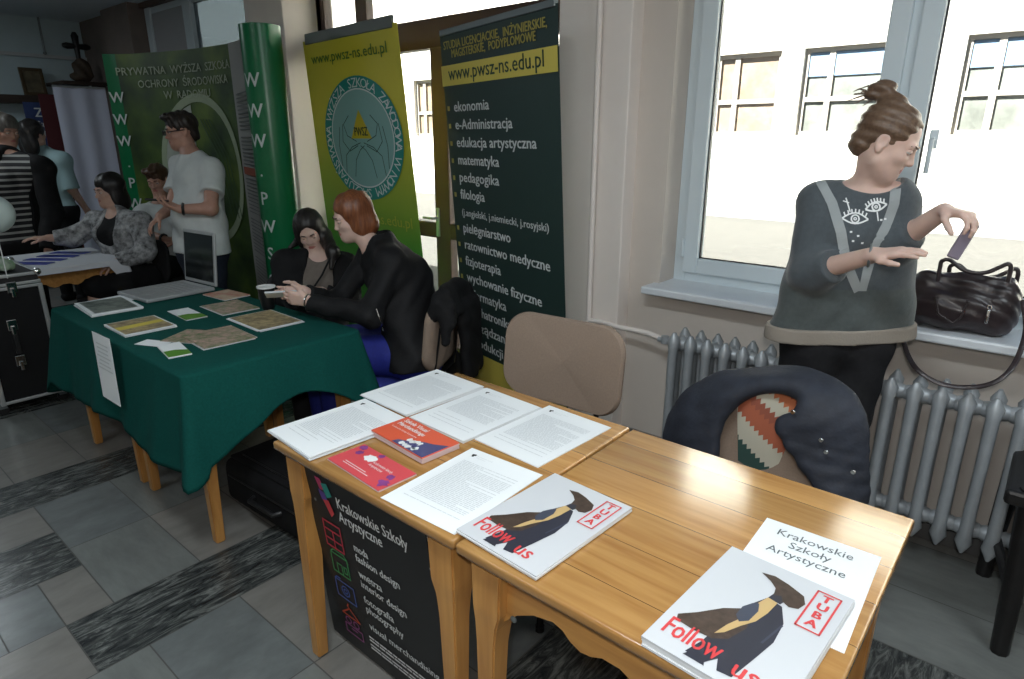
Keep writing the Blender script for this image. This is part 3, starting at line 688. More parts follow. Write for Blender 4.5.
# ------------------------------------------------------------------ wooden tables
TH = .76
def table_proto():
    t = thing('wooden_table', '', 'table')
    w = .372; q = .378
    tp = MB().box(-w, w, -q, q, TH-.026, TH, .007, seg=3).box(-w+.014, w-.014, -q+.014, q-.014, TH-.042, TH-.024, .006)
    tp.build('tabletop', M['wood_top'], t, smooth=35)
    for sx in (-1, 1):
        for sy in (-1, 1):
            b = bmesh.new(); rings = []
            for z, a, bb in ((0, .020, .018), (.30, .024, .023), (.50, .028, .027), (.56, .032, .031), (.60, .040, .038), (.715, .043, .041)):
                ox = .043-a; oy = .041-bb
                rings.append([b.verts.new((sx*(w-.068+ox*.6+dx*a), sy*(q-.062+oy*.6+dy*bb), z)) for dx, dy in ((-1, -1), (1, -1), (1, 1), (-1, 1))])
            for r0, r1 in zip(rings, rings[1:]):
                for i in range(4): b.faces.new((r0[i], r0[(i+1) % 4], r1[(i+1) % 4], r1[i]))
            b.faces.new(rings[0][::-1]); b.faces.new(rings[-1])
            bmesh.ops.bevel(b, geom=b.edges[:], offset=.004, segments=2, affect='EDGES'); 
            MB().bm(b).build('leg', M['wood_leg'], t)
    half_ = [(.30, .55), (.285, .565), (.265, .585), (.235, .615), (.19, .640), (.14, .652), (.115, .645), (.095, .628), (.07, .618), (.045, .622), (.02, .634)]
    out = [(-.31, .72), (.31, .72), (.31, .54)]+half_+[(-x, z) for x, z in half_[::-1]]+[(-.31, .54)]
    for k, (rz, d) in enumerate(((0, q), (math.pi, q), (math.pi/2, w), (-math.pi/2, w))):
        Mx = Matrix.Rotation(rz, 4, 'Z') @ Matrix.Translation((0, -d+.070, 0)) @ Matrix.Rotation(math.pi/2, 4, 'X')
        r = MB().prism(out, .022, Mx).build('rail', M['wood_rail'], t)
        if k == 0:
            for bx in (-.285, -.245, .245, .285):
                MB().lathe([(.008, 0), (.008, .003), (.004, .006)], 12, TR(bx, -q+.049, .60) @ Matrix.Rotation(math.pi/2, 4, 'X')).build('bolt', M['grey_metal'], r, smooth=40)
    return t
tb = table_proto()
tabs = [(-.495, 1.205, 'oak brown wooden table with two TUBA magazine piles, jacket chair behind it', 0), (-1.248, 1.208, 'oak brown wooden table covered with typed sheets, black poster on its front', 0),
        (-2.73, 1.285, 'wooden table under the right half of the green cloth, suitcase beneath', 0), (-3.482, 1.285, 'wooden table under the left half of the green cloth, laptop above', 0),
        (-5.50, 1.31, 'wooden table under a white cloth with blue brochures beside the flight case', 0)]
TABS = []
for i, (x, y, lb, rz) in enumerate(tabs):
    o = tb if i == 0 else copy_tree(tb)
    o.location = (x, y, .0012); o.rotation_euler = (0, 0, rz); o['label'] = lb; o['group'] = 'wooden tables with scalloped rails'; TABS.append(o)

# ------------------------------------------------------------------ printed matter on the two bare tables
Z0 = TH+.0014
def stack(name, label, cat, cx, cy, w, h, rz, th, m=None, edge=None, group=None, z=Z0, sheets=4, fan=.004):
    """a pile of sheets: the thing is the pile, its top surface at th"""
    t = thing(name, label, cat, (cx, cy, z), rz, group); mb = MB()
    for i in range(sheets):
        a = (random.uniform(-fan, fan) if i < sheets-1 else 0); b = (random.uniform(-fan, fan) if i < sheets-1 else 0); r = random.uniform(-fan, fan)*2 if i < sheets-1 else 0
        mb.mat = 1 if i < sheets-1 else 0
        mb.box(-w/2, w/2, -h/2, h/2, th*i/sheets+.00005, th*(i+1)/sheets, M=TR(a, b, 0, r))
    mb.build('paper_pile' if sheets > 1 else 'sheet', [m or M['paper'], edge or M['paper_edge']], t)
    return t, flat_fn(TR(0, 0, th), .0007, .0002)
def typed_page(t, fn, w, h, body=(.80, .30), seed=0, short=0):
    r = random.Random(seed); mb = MB(); x0 = -w/2+.030; x1 = w/2-.028
    y = h/2-.070; n = 0
    while y > -h/2+.045:
        if (body[1] < (y+h/2)/h < body[0]) or n < 1 or (n > 25 and n % 3 == 0):
            x = x0; e = x1 if r.random() > .15 else x0+(x1-x0)*r.uniform(.3, .8)
            while x < e-.004:
                l = min(r.uniform(.006, .026), e-x); poly_on(mb, [(x, y), (x+l, y), (x+l, y+.0030), (x, y+.0030)], fn); x += l+.0022
        y -= .0066; n += 1
    mb.build('typed_lines', M['text_grey'], t)
    lg = MB(); lx, ly = -w/2+.030, h/2-.035
    for a, b in ((0, 0), (.006, .002), (.003, -.006)): poly_on(lg, [(lx+a, ly+b), (lx+a+.006, ly+b+.002), (lx+a+.004, ly+b+.009), (lx+a-.002, ly+b+.007)], fn, 1)
    lg.build('letterhead_mark', M['ink'], t)
    hd = MB(); put_text(hd, 'Krakowskie Szkoły', fn, lx+.018, ly+.003, .007); put_text(hd, 'Artystyczne', fn, lx+.018, ly-.005, .007)
    hd.build('letterhead_text', M['text_grey'], t)
PG = 'typed information sheets on the table'
for i, (cx, cy, rz, th, lb, bd_) in enumerate(((-1.54, 1.01, -4, .012, 'thick pile of typed sheets at the left front corner of the table', (.82, .22)),
        (-1.565, 1.365, -3, .010, 'pile of typed sheets farthest back, nearest the dark green banner', (.84, .2)),
        (-1.30, 1.352, -3, .008, 'pile of typed sheets directly behind the red orange postcards', (.86, .35)),
        (-1.048, 1.38, -3, .003, 'typed sheets in front of the beige chair, beside the table joint', (.84, .25)),
        (-1.018, 1.01, 2, .002, 'typed sheet at the front edge beside the TUBA magazine', (.80, .20)))):
    t, fn = stack('paper_stack', lb, 'papers', cx, cy, .245, .335, R_(rz), th, group=PG, sheets=5 if th > .005 else 2, fan=.006 if th > .005 else .003)
    typed_page(t, fn, .245, .335, bd_, i+3)
# postcards
M['card_red'] = mat('red_card', (.62, .07, .085), .45); M['card_orange'] = mat('orange_card', (.68, .10, .045), .45)
M['violet'] = mat('violet_ink', (.22, .05, .22), .5, var=.3, scale=30); M['navy_ink'] = mat('navy_ink', (.07, .07, .18), .5)
M['card_edge'] = mat('card_edge', (.55, .42, .42), .8)
def rnd_blob(cx, cy, r, n=14, seed=1, j=.35, sx=1): 
    q = random.Random(seed); return [(cx+sx*r*(1+q.uniform(-j, j))*math.cos(2*math.pi*i/n), cy+r*(1+q.uniform(-j, j))*math.sin(2*math.pi*i/n)) for i in range(n)]
t, fn = stack('postcard_stack', 'low stack of crimson postcards with a white blot and violet edges', 'postcards', -1.275, .918, .24, .118, R_(-4), .006, M['card_red'], M['card_edge'], sheets=4, fan=.002)
mb = MB()
for k, (x, y, r) in enumerate(((-.10, .045, .012), (-.085, .02, .012), (.10, -.03, .016), (.09, .0, .012), (-.02, .05, .010))): poly_on(mb, rnd_blob(x, y, r, 16, k), fn)
mb.build('violet_pattern', M['violet'], t)
mb = MB(); poly_on(mb, rnd_blob(-.035, .022, .016, 18, 5, .25, 1.4), fn, 1); put_text(mb, 'Krakowskie Szkoły', fn, -.010, .012, .014, .085); put_text(mb, 'Artystyczne', fn, -.010, -.003, .014, .06)
line_on(mb, [(-.075, -.030), (.02, -.030)], .002, fn); line_on(mb, [(-.075, -.038), (.04, -.038)], .002, fn); mb.build('white_lettering', M['white_print'], t)
t, fn = stack('postcard_stack', 'tall stack of orange red postcards with white lettering and purple picture', 'postcards', -1.30, 1.093, .245, .130, R_(-5), .020, M['card_orange'], M['card_edge'], sheets=6, fan=.002)
mb = MB(); put_text(mb, 'Szkoła Visual', fn, -.105, .038, .024, .11, bold=.0006); put_text(mb, 'Merchandisingu', fn, -.105, .014, .024, .125, bold=.0006); put_text(mb, 'Krakowskie Szkoły Artystyczne', fn, -.105, -.006, .010, .12); mb.build('white_lettering', M['white_print'], t)
mb = MB(); poly_on(mb, [(.122, .03), (.122, -.064), (-.02, -.064), (-.015, -.045), (.02, -.03), (.05, -.005), (.08, .005)], fn); mb.build('purple_field', M['navy_ink'], t)
mb = MB()
for k in range(9): poly_on(mb, rnd_blob(.01+.014*(k % 5)+.01*random.random(), -.055+.028*(k//5)+.012*random.random(), .009, 9, k+20, .5), fn, 2)
mb.build('white_picture', M['white_print'], t)
# TUBA magazines
M['cover'] = mat('grey_cover', (.57, .59, .62), .28, spec=.5)
M['fig_dark'] = mat('cover_dark', (.028, .030, .045), .4); M['fig_brown'] = mat('cover_brown', (.06, .04, .03), .4, var=.4, scale=60); M['fig_yellow'] = mat('cover_yellow', (.52, .36, .16), .45); M['fig_navy'] = mat('cover_navy', (.05, .06, .09), .4)
def tuba(label, cx, cy, rz, th, w=.235, h=.34):
    t, fn = stack('magazine_stack', label, 'magazines', cx, cy, w, h, rz, th, M['cover'], M['paper_edge'], 'TUBA magazines on the table', sheets=4, fan=.003)
    U = lambda pts: [((u-.5)*w, (v-.5)*h) for u, v in pts]
    mb = MB(); mb.mat = 0
    # the figure on the cover: a person in a wide hat and a long dark coat
    poly_on(mb, U([(.50, .70), (.44, .60), (.40, .46), (.36, .30), (.34, .17), (.30, .06), (.44, .05), (.50, .12), (.54, .05), (.64, .06), (.68, .22), (.72, .40), (.70, .56), (.62, .68)]), fn, 0)
    poly_on(mb, U([(.50, .70), (.60, .69), (.62, .76), (.52, .77)]), fn, 0)
    mb.mat = 1
    poly_on(mb, U([(.40, .52), (.30, .46), (.18, .34), (.08, .26), (.10, .22), (.24, .21), (.38, .22), (.47, .27), (.52, .40), (.50, .50)]), fn, 1)
    poly_on(mb, U([(.34, .88), (.44, .90), (.56, .88), (.63, .86), (.70, .84), (.74, .78), (.72, .72), (.66, .70), (.60, .72), (.57, .76), (.52, .74), (.50, .80), (.44, .84)]), fn, 1)
    mb.mat = 2
    poly_on(mb, U([(.50, .70), (.58, .69), (.57, .58), (.54, .48), (.48, .40), (.42, .30), (.37, .26), (.40, .36), (.44, .44), (.48, .54), (.47, .62)]), fn, 2)
    mb.mat = 3
    poly_on(mb, U([(.48, .62), (.51, .56), (.50, .46), (.45, .42), (.40, .46), (.40, .54), (.44, .60)]), fn, 3)
    line_on(mb, U([(.70, .54), (.66, .36)]), .004, fn, k=2)
    mb.mat = 4
    poly_on(mb, U([(.30, .035), (.46, .035), (.44, .062), (.32, .062)]), fn, 1)
    mb.build('cover_figure', [M['fig_dark'], M['fig_brown'], M['fig_yellow'], M['fig_navy'], M['fig_dark']], t)
    rd = MB(); line_on(rd, U([(.76, .60), (.93, .60), (.93, .94), (.76, .94)]), .0035, fn, True, 3)
    rd.build('title_box', M['red_ink'], t); rd = MB()
    for i, ch in enumerate('TUBA'): put_text(rd, ch, fn, .345*w, (.865-.5-i*.077)*h, .029, align='c', bold=.0012)
    rd.build('title_lettering', M['red_ink'], t); rd = MB()
    put_text(rd, 'Follow', fn, -.44*w, -.40*h, .066, .105, bold=.0009); put_text(rd, 'us', fn, .10*w, -.425*h, .056, .044, bold=.0009)
    rd.build('slogan_lettering', M['red_ink'], t)
    return t
tuba('TUBA magazine pile lying nearest the typed sheets', -.762, 1.018, R_(-3), .013)
tuba('TUBA magazine pile overlapping the white lettered sheet', -.285, 1.0, R_(-3), .018, .24, .35)
t, fn = stack('leaflet', 'white sheet reading Krakowskie Szkoły Artystyczne under the TUBA pile', 'leaflet', -.262, 1.20, .235, .335, R_(2), .0012, sheets=1)
mb = MB()
for i, s_ in enumerate(('Krakowskie', 'Szkoły', 'Artystyczne')): put_text(mb, s_, fn, -.005, .115-i*.036, .036, (.155, .085, .155)[i], 'c')
mb.build('lettering', mat('dark_grey_ink', (.10, .12, .13), .6), t)

# black poster hung on the front of the left bare table
pt = thing('poster', 'black poster with coloured icons hanging from the table front between its legs', 'poster', (-1.25, .90, .0))
bl = [V(-1.525, .862, .712), V(-1.00, .862, .712), V(-1.600, .960, .02), V(-.985, .960, .02)]
def bilin(c, off=0):
    n = (c[1]-c[0]).cross(c[0]-c[2]).normalized()
    def f(u, v, k=0):      # u to the right, v downwards from the top
        return (c[0]*(1-u)+c[1]*u)*(1-v)+(c[2]*(1-u)+c[3]*u)*v+n*(off+.0003*k)
    return f, n
f_, n_ = bilin(bl)
if n_.y > 0: n_ = -n_
MB().surf(lambda u, v: f_(u, v), 2, 6, .004).build('sheet', M['black_print'], pt, True)
MB().surf(lambda u, v: f_(u*1.02, .0+v*1.01)-n_*.008, 1, 2, .002).build('backing_sheet', M['paper'], pt, True)
pw, ph = .60, .69
PF = lambda x, y, k=0: f_(x/pw, y/ph)+n_*(.0062+.0003*k)
PFt = lambda x, y, k=0: PF(x, -y, k)
def pt_text(lines, m, nm):
    mb = MB()
    for s_, x, y, h, w in lines: put_text(mb, s_, PFt, x+.012, -y-.014, h, w, bold=.0008)
    return mb.build(nm, m, pt, True)
pt_text([('Krakowskie Szkoły', .165, .075, .054, .335), ('Artystyczne', .165, .122, .054, .21)], M['white_print'], 'title_lettering')
yy = [(.205, 'moda', .07), (.243, 'fashion design', .205), (.305, 'wnętrza', .11), (.343, 'interior design', .21), (.405, 'fotografia', .14), (.443, 'photography', .175), (.515, 'visual merchandising', .31)]
for y, s_, w in yy: pt_text([(s_, .215, y, .040, w)], M['white_print'], 'course_lettering')
sm_ = MB(); q_ = random.Random(4)
for y in (.572, .586, .606, .620):      # two small lines too fine to read
    x = .215
    while x < .49:
        l = q_.uniform(.012, .05); line_on(sm_, [(x, -y), (x+l, -y)], .0075, PFt); x += l+.008
sm_.build('small_print', M['white_print'], pt, True)
def icon(nm, col, strokes, w=.006):
    mb = MB()
    for s_, cl in strokes: line_on(mb, [(x, -y) for x, y in s_], w, PFt, cl, 1)
    mb.build(nm, mat(nm+'_ink', col, .6), pt, True)
def rect(x0, x1, y0, y1): return [(x0, y0), (x1, y0), (x1, y1), (x0, y1)]
lgm = MB()
for k, (q, c) in enumerate((([(.075, .015), (.105, .015), (.125, .05), (.095, .055)], 0), ([(.105, .03), (.14, .022), (.158, .06), (.128, .075)], 1), ([(.085, .055), (.12, .06), (.13, .085), (.098, .09)], 2), ([(.103, .088), (.135, .08), (.155, .12), (.135, .14)], 3))):
    lgm.mat = c; poly_on(lgm, [(x, -y) for x, y in q], PFt, k)
lgm.build('logo', [mat('magenta_ink', (.5, .04, .13), .6), mat('teal_ink', (.03, .33, .28), .6), mat('violet_logo_ink', (.12, .06, .30), .6), mat('scarlet_ink', (.6, .05, .06), .6)], pt, True)
icon('fashion_icon', (.5, .03, .06), [(rect(.075, .165, .17, .265), True), ([(.075, .2), (.165, .2)], False), ([(.075, .235), (.165, .235)], False), ([(.12, .2), (.12, .265)], False)])
icon('interior_icon', (.05, .30, .10), [(rect(.085, .17, .29, .365), True), ([(.085, .29), (.10, .275), (.155, .275), (.17, .29)], False), ([(.11, .365), (.11, .325), (.135, .325), (.135, .365)], False), (rect(.145, .16, .325, .35), True)], .005)
icon('camera_icon', (.06, .12, .42), [(rect(.08, .175, .40, .47), True), ([(.127+.02*math.cos(i*.7), .435+.02*math.sin(i*.7)) for i in range(9)], True), ([(.127+.009*math.cos(i*.9), .435+.009*math.sin(i*.9)) for i in range(7)], True), ([(.08, .40), (.09, .39), (.11, .39)], False)], .005)
icon('hanger_icon', (.55, .07, .03), [([(.125, .49), (.12, .50), (.128, .508), (.085, .545), (.175, .545), (.128, .508)], False)])
icon('styling_icon', (.28, .07, .22), [([(.11+.014*math.cos(i*.8), .568+.014*math.sin(i*.8)) for i in range(8)], True), ([(.15+.014*math.cos(i*.8), .568+.014*math.sin(i*.8)) for i in range(8)], True), (rect(.09, .175, .588, .625), True), ([(.12, .60), (.15, .60)], False)], .005)
# ================================================================== BANNERS
M['ban_dark'] = mat('dark_green_print', (.022, .044, .040), .42, spec=.4); M['ban_yel'] = mat('yellow_print', (.66, .55, .10), .45); M['ban_yel2'] = mat('lime_print', (.36, .42, .03), .5)
M['ban_lime'] = mat('lime_green_print', (.13, .29, .02), .5); M['teal'] = mat('teal_print', (.012, .25, .21), .5); M['aqua'] = mat('aqua_print', (.22, .42, .40), .5); M['cream'] = mat('cream_print', (.62, .60, .45), .55)
M['gold_txt'] = mat('gold_lettering', (.42, .36, .09), .55); M['white_txt'] = mat('white_lettering', (.66, .70, .70), .55); M['dark_txt'] = mat('dark_green_lettering', (.015, .05, .03), .55)
def quad_banner(t, c, w, h, m, back=M['grey_metal']):
    f_, n = bilin(c)
    if n.dot(V(0, 0, CAM_H)-c[0]) < 0: n = -n
    MB().surf(lambda u, v: f_(u, v)+n*.004*math.sin(math.pi*u), 8, 8, .002).build('printed_sheet', m, t, True)
    return (lambda x, y, k=0: f_(x/w, 1+(-y/h if False else 0)-1+y/h)+n*(.009+.0005*k)), f_, n
# dark green roll-up with the list of courses (x to the right, y downwards, in metres of a 1.05 x 2.15 sheet)
a, b = at(440, 35, z=2.15), at(558, 3, z=2.15)
d_, c_ = foot_at(469, 2.66, .1), foot_at(569, 2.38, .1)
W1, H1 = 1.05, 2.15
t = thing('roll_up_banner', 'dark green roll-up banner listing courses with a yellow web address band', 'banner', ((d_.x+c_.x)/2, (d_.y+c_.y)/2, 0))
QB, f_, n_ = quad_banner(t, [a, b, d_, c_], W1, H1, M['ban_dark'])
Q = lambda x, y, k=0: QB(x, -y, k)       # y up from the top edge, negative
mb = MB(); poly_on(mb, [(0, -.081*H1), (W1, -.081*H1), (W1, -.133*H1), (0, -.133*H1)], Q)
mb.build('yellow_band', M['ban_yel'], t, True); mb = MB()
cv = [(0, -2.15), (0, -1.86)]+[(W1*i/16, -1.86+.03*i/16) for i in range(1, 17)]+[(W1, -2.15)]
poly_on(mb, cv, Q); mb.build('yellow_foot_band', M['ban_yel'], t, True)
mb = MB(); put_text(mb, 'STUDIA LICENCJACKIE,  INŻYNIERSKIE,', Q, .045, -.041*H1, .062, .935, bold=.002); put_text(mb, 'MAGISTERSKIE,  PODYPLOMOWE', Q, .125, -.064*H1, .062, .77, bold=.002); mb.build('heading_lettering', M['gold_txt'], t, True)
mb = MB(); put_text(mb, 'www.pwsz-ns.edu.pl', Q, .075, -.1195*H1, .108, .875, bold=.002); mb.build('web_address', M['dark_txt'], t, True)
rows = [('ekonomia', 108, 480, 492), ('e-Administracja', 129, 0, 0), ('edukacja artystyczna', 147, 0, 0), ('matematyka', 166, 0, 0), ('pedagogika', 184, 0, 0), ('filologia', 200, 0, 0)]
courses = [('ekonomia', .365), ('e-Administracja', .57), ('edukacja artystyczna', .765), ('matematyka', .43), ('pedagogika', .42), ('filologia', .265), ('(j.angielski, j.niemiecki, j.rosyjski)', .84), ('pielęgniarstwo', .50), ('ratownictwo medyczne', .84), ('fizjoterapia', .385), ('wychowanie fizyczne', .76), ('informatyka', .42), ('mechatronika', .46), ('zarządzanie', .455), ('produkcji', .355)]
y = -.2*H1
for i, (s_, w_) in enumerate(courses):
    small = s_[0] == '('; mb = MB(); put_text(mb, s_, Q, .108, y, .058 if small else .080, w_, bold=.0022 if not small else .001); mb.build('course_lettering', M['white_txt'], t, True)
    if not small and s_ != 'produkcji': bb = MB(); poly_on(bb, [(.035, y+.006), (.06, y+.006), (.06, y+.032), (.035, y+.032)], Q); bb.build('bullet_point', M['gold_txt'], t, True)
    y -= .0459*H1
MB().box(-W1/2, W1/2, -.012, .012, -.02, .012, .004, frame((a+b)/2, b-a, n_)).build('top_rail', M['grey_metal'], t, True)
MB().box(-W1/2-.02, W1/2+.02, -.09, .09, -.06, .06, .02, frame(((d_+c_)/2).xy.to_3d()+V(0, 0, .062), (c_-d_).xy.to_3d(), V(-(c_-d_).y, (c_-d_).x, 0))).build('base', M['alu'], t, True)
# lime roll-up with the round emblem
a, b = at(303, 42, z=2.25), at(397, 22, z=2.25); d_, c_ = foot_at(344, 2.72, .1), foot_at(437, 2.62, .1)
W2, H2 = 1.06, 2.25
t = thing('roll_up_banner', 'lime green and yellow roll-up banner with a round teal emblem', 'banner', ((d_.x+c_.x)/2, (d_.y+c_.y)/2, 0))
def limegrad():
    m = mat('lime_yellow_print', (.40, .42, .03), .5); nt = m.node_tree; bs = nt.nodes['Principled BSDF']; N = nt.nodes.new; L = nt.links.new
    tc = N('ShaderNodeTexCoord'); sx = N('ShaderNodeSeparateXYZ'); L(tc.outputs['Object'], sx.inputs[0]); mr = N('ShaderNodeMapRange'); mr.inputs[1].default_value = .9; mr.inputs[2].default_value = 1.75; L(sx.outputs[2], mr.inputs[0])
    rp = N('ShaderNodeValToRGB'); rp.color_ramp.elements[0].color = (.06, .29, .03, 1); rp.color_ramp.elements[1].color = (.62, .55, .04, 1); L(mr.outputs[0], rp.inputs[0]); L(rp.outputs[0], bs.inputs['Base Color']); return m
QB2, f_, n_ = quad_banner(t, [a, b, d_, c_], W2, H2, limegrad())
Q = lambda x, y, k=0: QB2(x, -y, k)
cx, cy, rr = .578, -.684, .43
ey = .95
QE = lambda x, y, k=0: Q(cx+(x), cy+y*ey, k)
mb = MB(); ring_on(mb, 0, 0, .335, rr, QE, 0); mb.build('emblem_ring', M['teal'], t, True)
mb = MB(); disc_on(mb, 0, 0, .345, .345, QE, 1); mb.build('emblem_disc', M['aqua'], t, True)
mb = MB(); ring_on(mb, 0, 0, .336, .346, QE, 2)
arc_text(mb, 'PAŃSTWOWA WYŻSZA SZKOŁA ZAWODOWA W NOWYM SĄCZU', lambda x, y, k=0: QE(x, y, 2), 0, 0, .352, 232, -118, .092); mb.build('emblem_lettering', M['white_txt'], t, True)
mb = MB(); poly_on(mb, [(-.115, .0), (.115, .0), (0, .20)], QE, 3); mb.build('emblem_triangle', mat('emblem_yellow', (.55, .45, .02), .5), t, True)
mb = MB(); put_text(mb, 'PWSZ', lambda x, y, k=0: QE(x, y, 4), 0, .02, .085, .15, 'c', bold=.002)
for sg in (1, -1):
    for pts in ([(.06, -.02), (.16, .02), (.19, .10), (.12, .16)], [(.05, -.05), (.15, -.09), (.22, -.02), (.20, .10)], [(.22, -.25), (.20, -.12), (.12, -.06), (.02, -.03)], [(.12, -.27), (.09, -.15), (.03, -.08), (-.02, -.05)], [(.26, -.2), (.27, -.05), (.24, .08)]):
        line_on(mb, [(sg*x, y) for x, y in pts], .006, QE, k=3)
mb.build('emblem_drawing', M['dark_txt'], t, True)
mb = MB(); put_text(mb, 'www.pwsz-ns.edu.pl', Q, .095, -.073*H2, .10, .85, bold=.001); mb.build('web_address', mat('green_lettering', (.06, .17, .02), .55), t, True)
mb = MB(); put_text(mb, 'www.pwsz-ns.edu.pl', Q, .10, -.555*H2, .10, .90); mb.build('lower_web_address', mat('yellow_lettering', (.42, .45, .05), .55), t, True)
MB().box(-W2/2, W2/2, -.012, .012, -.045, .025, .004, frame((a+b)/2, b-a, n_)).build('top_rail', mat('rail_grey', (.12, .14, .13), .4), t, True)
MB().box(-W2/2-.02, W2/2+.02, -.09, .09, -.06, .06, .02, frame(((d_+c_)/2).xy.to_3d()+V(0, 0, .062), (c_-d_).xy.to_3d(), V(-(c_-d_).y, (c_-d_).x, 0))).build('base', M['alu'], t, True)

# curved pop-up wall
def popmat():
    m = mat('photo_of_grass', (.06, .12, .02), .5); nt = m.node_tree; bs = nt.nodes['Principled BSDF']; N = nt.nodes.new; L = nt.links.new
    tc = N('ShaderNodeTexCoord'); n1 = N('ShaderNodeTexNoise'); n1.inputs['Scale'].default_value = 2.6; n1.inputs['Detail'].default_value = 3; L(tc.outputs['Object'], n1.inputs[0])
    rp = N('ShaderNodeValToRGB'); e = rp.color_ramp.elements; e[0].position = .3; e[0].color = (.012, .035, .008, 1); e[1].position = .72; e[1].color = (.15, .22, .025, 1); k = e.new(.5); k.color = (.05, .10, .012, 1); L(n1.outputs[0], rp.inputs[0])
    L(rp.outputs[0], bs.inputs['Base Color']); return m
M['green_roll'] = mat('green_laminate', (.006, .17, .062), .28, spec=.6)
ctrl = [V(-6.67, 2.31), V(-6.58, 2.38), V(-6.36, 2.50), V(-5.82, 2.65), V(-5.21, 2.70), V(-4.74, 2.60), V(-4.38, 2.43)]
def spl(P, n):
    out = []
    for i in range(len(P)-1):
        p0 = P[max(i-1, 0)]; p1 = P[i]; p2 = P[i+1]; p3 = P[min(i+2, len(P)-1)]
        for j in range(n):
            q = j/n; out.append(.5*((2*p1)+(p2-p0)*q+(2*p0-5*p1+4*p2-p3)*q*q+(3*p1-p0-3*p2+p3)*q**3))
    return out+[P[-1]]
CP = spl(ctrl, 12)
cum = [0]
for q0, q1 in zip(CP, CP[1:]): cum.append(cum[-1]+(q1-q0).length)
def along(s):
    s = min(max(s, 0), cum[-1]-1e-6); i = max(j for j in range(len(cum)) if cum[j] <= s); i = min(i, len(CP)-2); q = (s-cum[i])/(cum[i+1]-cum[i])
    p = CP[i]*(1-q)+CP[i+1]*q; d = (CP[i+1]-CP[i]).normalized(); return p, V(d.y, -d.x)
PH = 2.3
def PP(s, z, off): p, n = along(s); return V(p.x+n.x*off, p.y+n.y*off, z)
sG = cum[12]+.0; sP = cum[48]+.02
t = thing('display_wall', 'curved pop-up display wall with grass picture and rolled green ends', 'display wall', (-5.3, 2.6, 0))
nm = [('green_strip', 0, sG, M['green_roll']), ('printed_panel', sG, sP, popmat()), ('text_panel', sP, cum[-1], mat('grey_text_panel', (.34, .34, .33), .6))]
for n_, s0, s1_, m in nm:
    MB().surf(lambda u, v: PP(s0+(s1_-s0)*u, .02+(PH-.02)*v, 0), 28, 2, .004).build(n_, m, t, True, 30)
MB().lathe([(.128, 0.02), (.13, .03), (.13, PH+.0), (.122, PH+.003), (.10, PH-.01)], 40, TR(-4.245, 2.44, 0)).build('end_roll', M['green_roll'], t, True, 40)
mid = (sG+sP)/2
QP = lambda x, y, k=0: PP(mid+x, y, .007+.0006*k)
mb = MB()
put_text(mb, 'PRYWATNA  WYŻSZA  SZKOŁA', QP, -.01, 2.125, .09, 1.46, 'c', bold=.0015); put_text(mb, 'OCHRONY  ŚRODOWISKA', QP, .06, 2.02, .09, 1.2, 'c', bold=.0015); put_text(mb, 'W  RADOMIU', QP, .06, 1.925, .09, .62, 'c', bold=.0015)
mb.build('title_lettering', mat('pale_green_lettering', (.40, .46, .34), .6), t, True)
mb = MB(); ring_on(mb, .16, 1.33, .50, .56, QP, 0, ay=1.12); mb.mat = 1
poly_on(mb, [(.16+.5*math.cos(i*.2+1.75), 1.33+.55*math.sin(i*.2+1.75)) for i in range(0, 15)], QP, 0)
mb.mat = 2
for i in range(4): line_on(mb, [(.62-.05*i, .95), (.52-.05*i, 1.45), (.30-.04*i, 1.75)], .012, QP, k=1)
mb.build('round_emblem', [mat('emblem_pale', (.33, .40, .27), .6), mat('emblem_white', (.42, .46, .40), .6), mat('emblem_green', (.05, .10, .04), .6)], t, True)
def stackletters(nm, txt, fn, y0, st, h, cx=0):
    mb = MB()
    for i, ch in enumerate(txt): put_text(mb, ch, fn, cx, y0-st*i, h, None, 'c', bold=.002)
    return mb.build(nm, M['white_txt'], t, True)
stackletters('strip_lettering', 'WWW.PWSOS', lambda x, y, k=0: PP(sG*.62+x, y, .006+.0005*k), 1.90, .185, .13)
ca = math.atan2(-2.44+.0, 4.245)-.38
def cylf(x, y, k=0):
    a = ca+x/.13; return V(-4.245+(.1315+.0005*k)*math.cos(a), 2.44+(.1315+.0005*k)*math.sin(a), y)
stackletters('roll_lettering', 'WWW.PWSOS', cylf, 1.92, .19, .125, -.05)
mb = MB(); q_ = random.Random(3)
for i in range(62):
    yy_ = 1.92-i*.029
    if i % 11 == 10: continue
    x0 = sP+.05; poly_on(mb, [PP.__call__ and (x0, yy_), (cum[-1]-.05-q_.random()*.12, yy_), (cum[-1]-.05-q_.random()*.01, yy_+.010), (x0, yy_+.010)], lambda x, y, k=0: PP(x, y, .006))
mb.build('small_print', mat('dim_print', (.16, .17, .17), .7), t, True)
mb = MB(); poly_on(mb, [(sP+.04, 1.32), (cum[-1]-.06, 1.32), (cum[-1]-.06, 1.38), (sP+.04, 1.38)], lambda x, y, k=0: PP(x, y, .0065)); mb.build('red_heading', mat('dull_red_print', (.30, .06, .03), .6), t, True)

